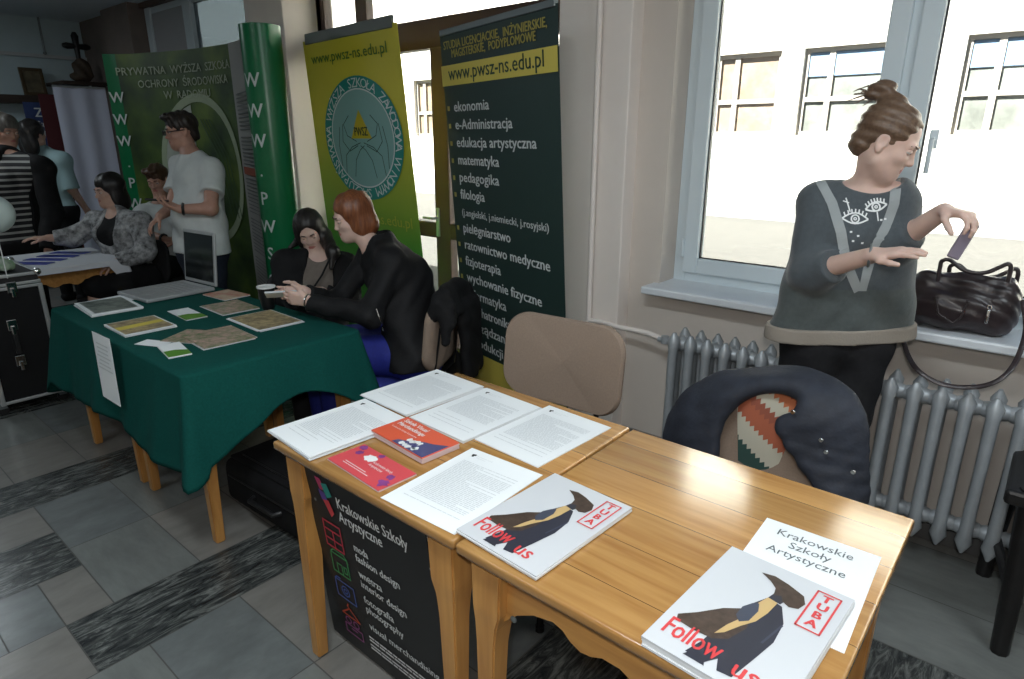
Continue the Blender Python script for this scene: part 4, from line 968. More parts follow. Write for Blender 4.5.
# ================================================================== CHAIRS
M['chair_frame'] = mat('black_chair_tube', (.012, .012, .013), .35, metal=.3)
M['blue_fabric'] = mat('blue_upholstery', (.02, .03, .22), .85, var=.1, scale=120)
M['dark_fabric'] = mat('dark_upholstery', (.02, .02, .022), .9, var=.2, scale=100)
def chair(name, label, loc, rz, fab, top=.92, bw=.52, bh=.36, group=None, seat=None):
    """a stacking chair facing local -y"""
    t = thing(name, label, 'chair', loc, rz, group)
    for sx in (-1, 1):
        MB().tube([(sx*.255, -.25, .004), (sx*.235, -.20, .20), (sx*.225, -.185, .40), (sx*.21, -.17, .425)], [(.011, .018)]*4, 10).lathe([(.016, 0), (.016, .02)], 10, TR(sx*.255, -.25, 0)).build('leg', M['chair_frame'], t, smooth=40)
        MB().tube([(sx*.255, .28, .004), (sx*.235, .20, .24), (sx*.225, .16, .42), (sx*.21, .14, .425)], [(.011, .018)]*4, 10).lathe([(.016, 0), (.016, .02)], 10, TR(sx*.255, .28, 0)).build('leg', M['chair_frame'], t, smooth=40)
        MB().tube([(sx*.17, .10, .418), (sx*.17, .20, .425), (sx*.17, .245, .47), (sx*.16, .262, .58), (sx*.15, .285, .75)], [(.010, .014)]*5, 10).build('back_support', M['chair_frame'], t, smooth=40)
    MB().tube([(-.225, -.17, .415), (.225, -.17, .415)], .011, 8).tube([(-.225, .14, .415), (.225, .14, .415)], .011, 8).build('crossbar', M['chair_frame'], t, smooth=40)
    def pad(w, h, r, n=10):
        pts = []
        for cx, cy, a0 in ((w-r, h-r, 0), (-w+r, h-r, 90), (-w+r, -h+r, 180), (w-r, -h+r, 270)):
            for i in range(n+1): a = R_(a0+90*i/n); pts.append((cx+r*math.cos(a), cy+r*math.sin(a)))
        return pts
    def cushion(w, h, r, th, bend, Mx):
        """a rounded pad, th thick, curved by bend across its width"""
        mb = MB(); prof = [(.0, -th/2), (.85, -th/2), (.965, -th*.42), (1.0, -th*.15), (1.0, th*.15), (.965, th*.42), (.85, th/2), (0.0, th/2)]
        out = pad(w, h, r); n = len(out); vs = []; fs = []
        for k, z in prof:
            for x, y in out:
                if k > .5: k2 = 1-(1-k)*.25/max(w, h); X, Y = x*k2, y*k2
                else: X, Y = x*k, y*k
                vs.append((X, Y, z+bend*(X/w)**2))
        for i in range(len(prof)-1):
            for j in range(n): fs.append((i*n+j, i*n+(j+1) % n, (i+1)*n+(j+1) % n, (i+1)*n+j))
        return mb.add(vs, fs, Mx)
    cushion(.235, .22, .07, .055, -.008, TR(0, -.03, .452)).build('seat', seat or fab, t, smooth=50)
    zc = top-bh/2
    Mb = Matrix.Translation((0, .285+(zc-.72)*.13, zc)) @ Matrix.Rotation(R_(90-7), 4, 'X')
    cushion(bw/2, bh/2, .10, .045, .035, Mb).build('backrest', fab, t, smooth=50)
    return t
chair('office_chair', 'empty beige upholstered chair behind the table of typed sheets', (-1.355, 1.65, .0012), R_(4), M['beige_fabric'], .935, .535, .345)
RP = plane_at(352, 217, 1.96); RPEL = RP(414, 345, 1.96); RA = R_(-62); RF = V(math.sin(RA), -math.cos(RA), 0); RC = RPEL+RF*.10
jc = chair('office_chair', 'beige chair hidden under the dark navy jacket', (-.62, 1.74, .0012), R_(-3), M['beige_fabric'], .835, .46, .34)
rc = chair('office_chair', 'chair of the red-haired person, dark jacket over its beige backrest', (RC.x, RC.y, .0012), RA, M['beige_fabric'], .885, .46, .36, seat=M['blue_fabric'])
t = thing('wooden_chair', 'black wooden chair at the right edge before the radiator, only its legs in view', 'chair', (.34, 2.5, .0012))
M['black_wood'] = mat('black_stained_wood', (.010, .009, .009), .4, var=.3, scale=20)
f1, f2 = at(983, 574, z=0.0), at(999, 652, z=0.0); t1_, t2_ = at(1021, 452, Y=f1.y-.05), at(1034, 490, Y=f2.y+.02)
for a_, b_ in ((f1, t1_), (f2, t2_), (f1+V(.46, .0, 0), t1_+V(.36, -.02, .0)), (f2+V(.46, 0, 0), t2_+V(.36, .02, 0))):
    a_ = V(a_.x, a_.y, .0012); MB().tube([a_, a_+(b_-a_)*.5, b_], [.026, .030, .034], 8).build('leg', M['black_wood'], t, True, 50)
sx0, sx1, sy0, sy1 = t1_.x-.02, t1_.x+.44, f2.y-.02, f1.y+.0
MB().box(sx0, sx1, sy0, sy1, min(t1_.z, t2_.z)-.02, min(t1_.z, t2_.z)+.03, .012).build('seat', M['black_wood'], t, True)
MB().box(sx1-.04, sx1, sy0+.02, sy1-.02, t1_.z+.10, t1_.z+.46, .012).tube([(sx1-.02, sy0+.04, t1_.z), (sx1-.02, sy0+.04, t1_.z+.3)], .02, 8).tube([(sx1-.02, sy1-.04, t1_.z), (sx1-.02, sy1-.04, t1_.z+.3)], .02, 8).build('backrest', M['black_wood'], t, True)
MB().tube([f1+(t1_-f1)*.35, f2+(t2_-f2)*.35], .016, 8).build('stretcher', M['black_wood'], t, True)

# the navy jacket over the chair behind the right bare table
M['navy'] = mat('navy_quilted_cloth', (.018, .022, .034), .7, var=.3, scale=16, bump=.3, bscale=90)
def zigzag():
    m = mat('woven_zigzag_cloth', (.5, .5, .4), .9); nt = m.node_tree; b = nt.nodes['Principled BSDF']; N = nt.nodes.new; L = nt.links.new
    tc = N('ShaderNodeTexCoord'); sx = N('ShaderNodeSeparateXYZ'); L(tc.outputs['Object'], sx.inputs[0])
    def ma(op, a, b_=None):
        q = N('ShaderNodeMath'); q.operation = op
        for i, v in enumerate((a, b_)):
            if v is None: continue
            if isinstance(v, (int, float)): q.inputs[i].default_value = v
            else: L(v, q.inputs[i])
        return q.outputs[0]
    # diagonal bands with saw-toothed borders
    d1 = ma('ADD', ma('MULTIPLY', sx.outputs[0], .75), ma('MULTIPLY', sx.outputs[2], 1.0))
    d2 = ma('SUBTRACT', sx.outputs[0], ma('MULTIPLY', sx.outputs[2], .55))
    saw = ma('MULTIPLY', ma('PINGPONG', d2, .011), 1.7)
    d = ma('ADD', d1, saw)
    rp = N('ShaderNodeValToRGB'); rp.color_ramp.interpolation = 'CONSTANT'; e = rp.color_ramp.elements
    e[0].position = 0; e[0].color = (.03, .075, .065, 1); e[1].position = .33; e[1].color = (.52, .50, .41, 1)
    for p, c in ((.50, (.40, .115, .06, 1)), (.63, (.30, .09, .055, 1)), (.70, (.52, .50, .41, 1)), (.80, (.50, .16, .07, 1)), (.88, (.25, .07, .05, 1)), (.93, (.50, .14, .07, 1))): k = e.new(p); k.color = c
    mr = N('ShaderNodeMapRange'); mr.inputs[1].default_value = -.30; mr.inputs[2].default_value = .22; L(d, mr.inputs[0]); L(mr.outputs[0], rp.inputs[0]); L(rp.outputs[0], b.inputs['Base Color']); return m
jk = thing('jacket', 'dark navy jacket draped over the chair before the standing person', 'jacket', (-.62, 2.06, .0))
J0 = lambda px, py, Y: at(px, py, Y=Y)
outl = [(672, 470, 1.98), (668, 440, 1.98), (674, 415, 2.00), (692, 392, 2.02), (716, 379, 2.03), (745, 374, 2.04), (775, 372, 2.04), (805, 374, 2.04), (828, 382, 2.03), (848, 396, 2.00), (860, 420, 1.97), (863, 450, 1.96), (864, 500, 1.96)]
innr = [(716, 500, 1.93), (714, 462, 1.93), (714, 440, 1.93), (719, 420, 1.94), (731, 402, 1.95), (748, 391, 1.96), (768, 386, 1.96), (788, 387, 1.96), (804, 394, 1.95), (808, 404, 1.93), (797, 418, 1.91), (782, 430, 1.90), (830, 500, 1.89)]
Pr = []
outl = [J0(*q) for q in outl]; innr = [J0(*q) for q in innr]
so_, si_ = spl(outl, 4), spl(innr, 4)
for A, B, C, D in zip(so_, so_[1:], si_, si_[1:]):
    for i in range(10):
        u = i/9; bulge = V(0, -.016*math.sin(math.pi*u), 0); Pr.append(cone(A*(1-u)+C*u+bulge, B*(1-u)+D*u+bulge, .014, .014, .022))
# the back of the jacket and the shoulders hanging behind the chair
for i in range(4):
    x = -.76+.12*i; Pr.append(cone((x, 2.075, .77), (x-.0, 2.12, .30), .022, .026, .03))
Pr += [fold(.0016, (1, .2, .35), 30, 1), fold(.0007, (.5, .2, -1), 110, 2)]
blob('shell', Pr, .006, M['navy'], jk)
lin = MB(); q0 = J0(768, 400, 2.0)
def liner(u, v):
    px_ = 735+(812+34*v-735)*u; py_ = 384+(520-386)*v; return at(px_, py_, Y=1.985-.012*math.sin(u*6)-.01*math.sin(v*5)+.01*v)
lo_ = MB().surf(lambda u, v: liner(.04+u*.96 if True else u, v), 14, 14, .006).build('lining', zigzag(), jk, True)
vm = Matrix.Translation(J0(790, 440, 1.985)); lo_.data.transform(Matrix.Translation(-(wmat(jk).inverted() @ J0(785, 440, 1.985)))); lo_.location = wmat(jk).inverted() @ J0(785, 440, 1.985)
for px_, py_ in ((793, 412), (821, 440), (826, 452), (853, 472)):
    c = at(px_, py_, Y=1.875); MB().lathe([(.0001, .004), (.006, .004), (.0075, .002), (.0075, 0)], 12, frame(c, (1, 0, 0), (0, 0, 1))).build('snap_button', M['chrome'], jk, True, 40)

# jacket over the red-haired person's chair back
j2 = thing('jacket', 'black quilted jacket hung over the chair back of the red-haired person', 'jacket', (-2.2, 2.06, 0))
Pr = []
CM = TR(RC.x, RC.y, 0, RA)
CL = lambda x, y, z: CM @ Vector((x, y, z))
for i in range(12):      # over the top edge, near end to far end
    x = .20-.44*i/11; zt_ = .905-.05*(abs(x)/.24)**3
    Pr.append(cone(CL(x, .25, zt_-.10), CL(x, .30, zt_), .020, .024, .04)); Pr.append(cone(CL(x, .30, zt_), CL(x, .352, zt_-(.09 if x > .0 else .16)), .024, .020, .04))
for i in range(9):       # the body and a sleeve hang down behind the far half
    x = -.02-.23*i/8; Pr.append(cone(CL(x, .352, .80), CL(x-.01, .362, .46-.02*(i % 3)), .020, .022, .04))
Pr.append(cone(CL(-.25, .30, .84), CL(-.27, .31, .46), .034, .028, .04))
Pr.append(cone(CL(.17, .35, .86), CL(.21, .335, .70), .028, .022, .04))
Pr.append(fold(.003, (.4, 1, .7), 60, 2)); blob('shell', Pr, .008, M['black_cloth'], j2)
# the dark bag under that chair back, a leaflet and a green can beneath
bg_ = thing('backpack', 'black backpack with red and pale patches on the floor beside the jacket chair', 'bag', (-2.33, 2.47, 0))
c0 = at(440, 366, Y=2.45)
blob('bag_body', [ell(V(c0.x, 2.47, .25), (.16, .11, .22), None, .02), ell(V(c0.x-.05, 2.40, .18), (.12, .08, .13), None, .04), fold(.004, (1, 1, .5), 40)], .009, M['black_cloth'], bg_)
for (px_, py_, w, h, c) in ((428, 358, .09, .05, (.55, .6, .62)), (439, 349, .05, .035, (.5, .1, .12))):
    p = at(px_, py_, Y=2.315); MB().box(-w/2, w/2, -.006, .03, -h/2, h/2, .004, Matrix.Translation(p)).build('patch', mat('bag_patch', c, .6), bg_, True)
cn = at(407, 377, Y=2.30); tag(recentre(MB().lathe([(.022, 0), (.033, .008), (.033, .10), (.026, .115)], 20, TR(cn.x, cn.y, .0012)).build('drink_can', mat('green_can', (.02, .22, .05), .3, metal=.4), smooth=40)), 'small green drink can on the floor under the red-haired person', 'can')

# the dark chair's neighbour: handbag on the sill
M['leather'] = mat('dark_brown_leather', (.030, .020, .022), .36, spec=.5, var=.5, scale=9, bump=.7, bscale=26, coat=.12)
hb = thing('handbag', 'dark brown leather handbag standing on the window sill', 'handbag', (-.24, 2.87, .905))
sz = .906
A = lambda px, py, Y=2.80: at(px, py, Y=Y)
xl, xr = at(902, 300, Y=2.82).x, at(1022, 300, Y=2.82).x; xm = (xl+xr)/2
Pr = [cone((xl+.06, 2.87, sz+.062), (xr-.06, 2.87, sz+.062), .062, .062, .03), cone((xl+.075, 2.87, sz+.13), (xr-.075, 2.87, sz+.13), .048, .05, .05), cone((xl+.07, 2.87, sz+.185), (xr-.06, 2.87, sz+.195), .026, .026, .05),
      ell((xl+.05, 2.87, sz+.10), (.055, .05, .10), None, .03), ell((xr-.05, 2.87, sz+.11), (.05, .055, .09), None, .03), ell((xm-.02, 2.815, sz+.085), (.11, .03, .065), None, .03),
      fold(.0035, (1, .4, .6), 42, 3), fold(.0018, (.3, 1, 1), 120, 5), half((0, 0, sz), (0, 0, -1))]
blob('bag_body', Pr, .0045, M['leather'], hb)
pk = [(xl+.11, 2.785, sz+.13), (xl+.13, 2.778, sz+.07), (xm, 2.772, sz+.045), (xr-.16, 2.776, sz+.07), (xr-.15, 2.783, sz+.13)]
MB().tube(pk, .004, 8).build('pocket_seam', M['leather'], hb, True, 50)
hp = [at(x, y, Y=2.80) for x, y in ((940, 268), (942, 261), (950, 260), (962, 269), (975, 273), (988, 272), (1000, 267), (1008, 264), (1011, 268))]
hp = [Vector(q_) for q_ in spl([hp[0]-V(0, 0, .05)]+hp+[hp[-1]-V(0, 0, .05)], 5)]
MB().tube(hp, .0075, 10).build('handle', M['leather'], hb, True, 50)
hp2 = [p+V(.02, .10, -.03) for p in hp]
MB().tube(hp2, .0075, 10).build('handle', M['leather'], hb, True, 50)
st = [at(x, y, Y=Yv) for x, y, Yv in ((903, 300, 2.80), (903, 332, 2.74), (906, 350, 2.70), (915, 367, 2.62), (930, 379, 2.60), (950, 386, 2.60), (975, 387, 2.60), (995, 382, 2.60), (1010, 370, 2.62), (1020, 352, 2.68), (1026, 328, 2.74), (1023, 300, 2.80))]
st = [Vector(p).to_3d() for p in spl(st, 6)]
MB().tube(st, [(.0085, .0025)]*len(st), 8, flat=(0, 1, 0)).build('shoulder_strap', M['leather'], hb, True, 50)
MB().tube([(xl+.028+.012*math.cos(i*.63), 2.83, sz+.125+.014*math.sin(i*.63)) for i in range(11)], .003, 6).build('ring', M['chrome'], hb, True, 50)
zp = at(988, 315, Y=2.79); MB().box(-.005, .005, -.012, .002, -.03, .02, .002, Matrix.Translation(zp)).tube([zp+V(.006*math.cos(i*.7), -.008, .03+.008*math.sin(i*.7)) for i in range(10)], .002, 6).build('zip_puller', M['chrome'], hb, True, 50)
# ================================================================== THE GREEN TABLE
M['green_cloth'] = mat('bottle_green_cloth', (.004, .066, .056), .85, spec=.12, var=.15, scale=120)
CX0, CX1, CY0, CY1 = -3.875, -2.335, .885, 1.685
CT = TH+.0052
def cloth(x0, x1, y0, y1, zt, drop, seed=0, nj=22, corner=.045, flare=.045, wav=.012, wn=9.0):
    """a cloth over a rectangular table: top, rounded brink and hanging skirt whose hem is drop(side, t)"""
    r = .03; loop = []
    q = random.Random(seed); ph = [q.uniform(0, 6) for _ in range(6)]
    sides = [((x0, y0), (x1, y0)), ((x1, y0), (x1, y1)), ((x1, y1), (x0, y1)), ((x0, y1), (x0, y0))]
    for k, (a, b) in enumerate(sides):
        d = (V(*b)-V(*a)); L_ = d.length; d = d/L_; n = V(d.y, -d.x); m = max(8, int(L_/.03))
        for i in range(m+1):
            s = r+(L_-2*r)*i/m; loop.append((V(*a)+d*s, n, drop(k, s/L_), 0, k, s))
        c = V(*b)-d*r-n*r; n2 = V(d.x, d.y)
        for i in range(1, 8):
            an = i/8*math.pi/2; nn = n*math.cos(an)+n2*math.sin(an); loop.append((c+nn*r, nn, drop(k, 1)*(1-i/8)+drop((k+1) % 4, 0)*i/8+corner*math.sin(an*2), 1-abs(i-4)/4, k, L_))
    n_ = len(loop); vs = []; fs = []
    c = V((x0+x1)/2, (y0+y1)/2)
    for i, (p, n, dp, cr, k, s) in enumerate(loop): vs.append((c.x+(p.x-c.x)*.0, c.y+(p.y-c.y)*.0, zt)) if i == 0 else None
    rows = []
    for f in (.5, .9):
        rows.append([(c.x+(p.x-c.x)*f, c.y+(p.y-c.y)*f, zt) for p, *_ in loop])
    for t in (0, .35, .7, 1):
        a = t*math.pi/2; rows.append([(p.x-n.x*.012+n.x*.012*math.sin(a), p.y-n.y*.012+n.y*.012*math.sin(a), zt-.012+.012*math.cos(a)) for p, n, *_ in loop])
    for j in range(1, nj+1):
        t = j/nj; row = []
        for i, (p, n, dp, cr, k, s) in enumerate(loop):
            arc = i/n_*2*math.pi
            w = wav*t*(math.sin(arc*wn+ph[0])+.6*math.sin(arc*wn*1.9+ph[1])+.3*math.sin(arc*wn*3.7+ph[2]))*(1-.5*cr)
            o = flare*t*(1+1.3*cr)+w*.9+.01*t
            row.append((p.x+n.x*o, p.y+n.y*o, max(.02, zt-.012-(dp-.012)*t)))
        rows.append(row)
    for row in rows: vs += row
    for i in range(n_): fs.append((0, 1+i, 1+(i+1) % n_))
    for j in range(len(rows)-1):
        for i in range(n_): fs.append((1+j*n_+i, 1+(j+1)*n_+i, 1+(j+1)*n_+(i+1) % n_, 1+j*n_+(i+1) % n_))
    return MB().add(vs, fs)
def gdrop(k, t):
    if k == 0: return .375+.02*math.sin(t*9)
    if k == 1: return .375-.175*math.sin(math.pi*min(1, t*1.0))+.02*math.sin(t*7)
    if k == 2: return .40
    return .46
mb = cloth(CX0, CX1, CY0, CY1, CT, gdrop, 4)
gc = mb.build('tablecloth', M['green_cloth'], smooth=70); recentre(gc)
so = gc.modifiers.new('thickness', 'SOLIDIFY'); so.thickness = .002; so.offset = 1
tag(gc, 'bottle green cloth draped over the two tables pushed together', 'tablecloth')
ZC = CT+.0022
# typed sheet pinned to the hanging front of the cloth
c4 = [V(-3.13, .829, .77), V(-2.935, .829, .775), V(-3.155, .800, .485), V(-2.955, .800, .49)]
c4 = [at(92, 331, Y=.853), at(109.5, 339, Y=.853), at(103.6, 396, Y=.822), at(121, 407, Y=.822)]
t = thing('notice_sheet', 'white typed sheet pinned to the front of the green cloth', 'notice', ((c4[0].x+c4[1].x)/2, .85, .48))
f_, n_ = bilin(c4); n_ = n_ if n_.y < 0 else -n_
MB().surf(lambda u, v: f_(u, v), 1, 4, .0015).build('sheet', M['paper'], t, True)
mb = MB(); q_ = random.Random(9)
for i in range(7):
    v = .14+i*.062; w_ = q_.uniform(.55, .8); poly_on(mb, [(.5-w_/2, v), (.5+w_/2, v), (.5+w_/2, v+.022), (.5-w_/2, v+.022)], lambda x, y, k=0: f_(x, y)+n_*.003)
mb.build('typed_lines', M['text_grey'], t, True)
# laptop
hA, hB = at(184, 280, z=ZC+.02), at(215, 287.5, z=ZC+.02); fC, fD = at(135.4, 293, z=ZC+.02), at(166, 305, z=ZC+.02)
hw = (hB-hA).xy.to_3d(); dep = ((fC-hA)+(fD-hB)).xy.to_3d()/2
w_, d_ = hw.length, dep.length; hx_ = hw.normalized(); dy_ = (dep-hx_*dep.dot(hx_)).normalized(); d_ = min(d_, .42)
org = V((hA.x+hB.x)/2, (hA.y+hB.y)/2, ZC)
t = thing('laptop', 'silver laptop standing open at the back of the green table', 'laptop', org)
LM = frame(org, hx_, dy_, None)
if LM.to_3x3().col[2].z < 0: LM = frame(org, -hx_, dy_)
M['silver_plastic'] = mat('silver_plastic', (.42, .44, .45), .4, metal=.3)
MB().box(-w_/2, w_/2, 0, d_, .002, .022, .006, LM).build('base', M['silver_plastic'], t, True)
kb = MB()
for i in range(5):
    for j in range(13): kb.box(-w_*.44+w_*.88*j/13, -w_*.44+w_*.88*(j+.86)/13, d_*(.12+.085*i), d_*(.12+.085*i+.07), .0215, .0245, .001, LM, 1)
kb.build('keyboard', mat('grey_keys', (.30, .31, .32), .5), t, True)
MB().box(-w_*.12, w_*.12, d_*.66, d_*.86, .0218, .0226, 0, LM).build('touchpad', mat('touchpad_grey', (.34, .35, .36), .4), t, True)
sh_ = .305; tilt = R_(6)
SM = LM @ Matrix.Translation((0, -.005, .022)) @ Matrix.Rotation(tilt, 4, 'X')
MB().box(-w_/2, w_/2, -.014, 0, .0, sh_, .005, SM).build('lid', M['silver_plastic'], t, True)
MB().box(-w_/2+.018, w_/2-.018, -.0005, .002, .022, sh_-.018, 0, SM).build('screen', mat('dark_screen', (.012, .015, .016), .12, spec=.6), t, True)
# cup
cu = at(268.5, 309, z=ZC); t = thing('coffee_cup', 'black paper cup with a pale rim beside the hands of the seated pair', 'cup', (cu.x, cu.y, ZC))
MB().lathe([(.028, .001), (.030, .003), (.043, .112), (.044, .114), (.041, .114), (.039, .105), (0.001, .103)], 24).build('cup_body', M['black_plastic'], t, smooth=40)
MB().lathe([(.0405, .112), (.0455, .112), (.0465, .1165), (.0455, .120), (.0405, .1185)], 28).build('rim', M['white_print'], t, smooth=40)
# brochures on the cloth
def pic(name, a, b, c_, sc): return mat(name, a, .35, col2=b, scale=sc)
M['pic_dark'] = pic('dark_photo', (.02, .035, .03), (.32, .36, .32), 0, 26); M['pic_tan'] = pic('tan_photo', (.08, .055, .04), (.60, .48, .26), 0, 34); M['pic_flower'] = pic('flower_photo', (.03, .14, .02), (.62, .40, .36), 0, 34); M['pic_red'] = pic('red_photo', (.45, .07, .04), (.6, .55, .4), 0, 14)
M['leaf_green'] = mat('leaf_green_print', (.10, .26, .03), .4)
def brochure(name, label, cx, cy, w, h, rz, th, m, cat='brochure', border=0, group='brochures on the green cloth', n=3):
    t, fn = stack(name, label, cat, cx, cy, w, h, R_(rz), th, M['paper'] if border else m, M['paper_edge'], group, z=ZC, sheets=n, fan=.006)
    if border:
        mb = MB(); poly_on(mb, [(-w/2+border, -h/2+border), (w/2-border, -h/2+border), (w/2-border, h/2-border), (-w/2+border, h/2-border)], fn); mb.build('cover_picture', m, t)
    return t, fn
brochure('brochure_stack', 'stack of white-bordered brochures with dark pictures at the left end of the green table', -3.66, 1.09, .33, .23, -4, .012, M['pic_dark'], border=.018)
brochure('brochure', 'thin white folder half under the dark picture brochures', -3.80, 1.17, .16, .23, 8, .004, M['paper'], n=2)
t, fn = brochure('brochure_stack', 'stack of tan newsletters at the front edge of the green table', -3.15, 1.05, .26, .22, -1, .010, M['pic_tan'], border=.008)
mb = MB(); poly_on(mb, [(-.02, -.1), (.04, -.1), (.02, .1), (-.03, .1)], fn, 2); mb.build('yellow_stripe', M['ban_yel'], t)
t, fn = brochure('brochure_stack', 'tan newsletters at the back right corner of the green table', -2.80, 1.475, .31, .22, -2, .008, M['pic_tan'], border=.006)
brochure('brochure', 'flower picture brochure beside the laptop', -3.17, 1.49, .25, .19, -2, .006, M['pic_flower'])
brochure('brochure_stack', 'flower picture brochures fanned out near the right end of the green cloth', -2.70, 1.20, .26, .22, -4, .010, M['pic_flower'])
brochure('brochure', 'flower picture brochure sticking out under the fanned flower brochures', -2.80, 1.14, .20, .18, 30, .004, M['pic_flower'])
brochure('brochure', 'red and white brochure right behind the laptop screen', -3.44, 1.605, .22, .15, 4, .008, M['pic_red'])
def leaflet(label, cx, cy, w, h, rz, th=.006):
    t, fn = stack('leaflet_stack', label, 'leaflets', cx, cy, w, h, R_(rz), th, M['paper'], M['paper_edge'], 'white and green leaflets on the cloth', z=ZC, sheets=3, fan=.004)
    mb = MB(); poly_on(mb, [(w*.05, -h/2), (w*.5, -h/2), (w*.5, h/2), (w*.18, h/2), (w*.05, 0)], fn); mb.build('green_print', M['leaf_green'], t)
leaflet('white and green leaflets between the tan newsletters and the laptop', -3.20, 1.285, .24, .10, -3)
leaflet('white and green leaflets close to the right front corner of the green cloth', -2.67, 1.00, .20, .085, -10)
stack('leaflet', 'loose white slip left of the front leaflets', 'leaflets', -2.84, .985, .13, .07, R_(25), .002, z=ZC, sheets=1)

# ------------------------------------------------------------------ suitcase under the green table
t = thing('suitcase', 'black soft suitcase lying on the floor under the green table', 'suitcase', (-2.33, 1.37, .0012), R_(2))
MB().box(-.36, .36, -.235, .235, .012, .225, .045, seg=4).build('body', M['black_cloth'], t, smooth=60)
MB().box(-.33, .33, -.205, .205, .222, .236, .006).box(-.29, .29, -.170, .170, .232, .246, .006).build('front_pocket', M['black_cloth'], t, smooth=60)
mb = MB(); mb.tube([(-.30, -.238, .16), (.30, -.238, .16)], .004, 6).tube([(-.28, -.17, .240), (.28, -.17, .240)], .004, 6); mb.build('zipper', M['black_plastic'], t)
mb = MB(); mb.tube([(-.10, -.235, .12), (-.09, -.265, .12), (.09, -.265, .12), (.10, -.235, .12)], (.011), 8); mb.build('handle', M['black_plastic'], t, smooth=50)
for sx in (-1, 1):
    for sy in (-1, 1): MB().lathe([(.016, 0), (.016, .02)], 10, TR(.30*sx, .19*sy, 0)).build('foot', M['black_plastic'], t)

# ------------------------------------------------------------------ flight case at the left edge
t = thing('flight_case', 'black flight case with aluminium edges and wheels at the left edge', 'flight case', (-4.87, .79, .0012))
x0, x1, y0, y1, z0, z1 = -.30, .27, -.07, .24, .07, .84
MB().box(x0, x1, y0, y1, z0, z1-.07, .002).build('body', mat('black_laminate', (.007, .007, .008), .7, spec=.25), t)
MB().box(x0, x1, y0, y1, z1-.066, z1, .004).build('lid', mat('black_laminate_lid', (.012, .012, .013), .5), t)
mb = MB()
for xx in (x0, x1):
    for yy in (y0, y1): mb.box(xx-.012, xx+.012, yy-.012, yy+.012, z0, z1-.07, .003)
for zz in (z0+.012, z1-.078, z1-.056, z1-.006):
    for yy in (y0, y1): mb.box(x0, x1, yy-.010, yy+.010, zz-.009, zz+.009, .003)
    for xx in (x0, x1): mb.box(xx-.010, xx+.010, y0, y1, zz-.009, zz+.009, .003)
mb.build('edge_trim', M['alu'], t)
for sx in (x0, x1):
    for sy in (y0, y1):
        MB().ball((sx, sy, z1), .022).build('corner_cap', M['chrome'], t, smooth=60)
        w = MB().box(sx*.85-.02, sx*.85+.02, sy-.02, sy+.02, .045, .07).build('castor', M['grey_metal'], t)
        MB().lathe([(.001, -.014), (.026, -.014), (.03, -.008), (.03, .008), (.026, .014), (.001, .014)], 18, TR(sx*.85, sy, .03) @ Matrix.Rotation(math.pi/2, 4, 'Y')).build('wheel', M['black_plastic'], w, smooth=40)
for yy, zz in ((.10, z1-.07), (.06, .55), (.06, .33)):
    MB().box(x1+.002, x1+.016, yy-.025, yy+.025, zz-.035, zz+.03, .004).box(x1+.014, x1+.028, yy-.010, yy+.010, zz-.06, zz-.005, .004).build('latch', M['chrome'], t)
MB().box(x1+.002, x1+.02, .05, .075, .37, .51, .004).build('handle', M['black_plastic'], t)
bz = .8418
p = V(-4.80, .86, bz)
t = thing('plastic_bag', 'crumpled white and green plastic bag lying on the flight case', 'bag', p)
blob('bag_body', [ell(p+V(-.1, .0, .035), (.13, .09, .04), None, .03), ell(p+V(.02, .03, .03), (.09, .07, .035), None, .03), fold(.008, (1, 1, .8), 45, 2), fold(.004, (1, -.6, 1), 90, 4), half(p, (0, 0, -1))], .008, mat('white_green_film', (.5, .53, .48), .35, col2=(.10, .32, .10), scale=5), t)
c = at(-8, 214, Y=.86); r_ = .105
t = thing('balloon', 'pale round balloon cut by the left edge above the flight case', 'balloon', (c.x, c.y, bz))
MB().ball((0, 0, c.z-bz), r_, seg=28).build('skin', mat('pale_balloon', (.55, .66, .66), .3, spec=.5), t, smooth=80)
MB().tube([(0, 0, 0), (.004, 0, (c.z-bz-r_)*.5), (0, 0, c.z-bz-r_)], .003, 6).build('stick', M['white_print'], t)

# ------------------------------------------------------------------ far table: cloth and brochures
def fdrop(k, t):
    if k == 1: return .035+.24*max(0, (t-.82)/.18)
    if k == 2: return .27
    return .05
mb = cloth(-5.895, -5.105, .915, 1.705, TH+.0052, fdrop, 8, 8, .02, .02, .005); o = mb.build('tablecloth', mat('white_cloth', (.60, .62, .66), .8, spec=.2), smooth=70); recentre(o)
so = o.modifiers.new('thickness', 'SOLIDIFY'); so.thickness = .002; so.offset = 1
tag(o, 'white cloth on the far table under the blue brochures', 'tablecloth')
M['blue_print'] = mat('blue_brochure', (.03, .05, .30), .4, var=.5, scale=10)
for i, (px_, py_, lb) in enumerate(((37, 248, 'blue brochure on the far white cloth, farthest from the flight case'), (46, 251, 'blue brochure on the far white cloth, second from the back of the row'), (54, 255, 'blue brochure on the far white cloth, third from the back of the row'), (66, 258, 'blue brochure on the far white cloth, closest to the flight case'))):
    stack('brochure', lb, 'brochure', -5.66+.095*i, 1.50-.105*i, .27, .082, R_(38), .008, M['blue_print'], M['paper_edge'], 'blue brochures on the far table', z=TH+.0076, sheets=2)

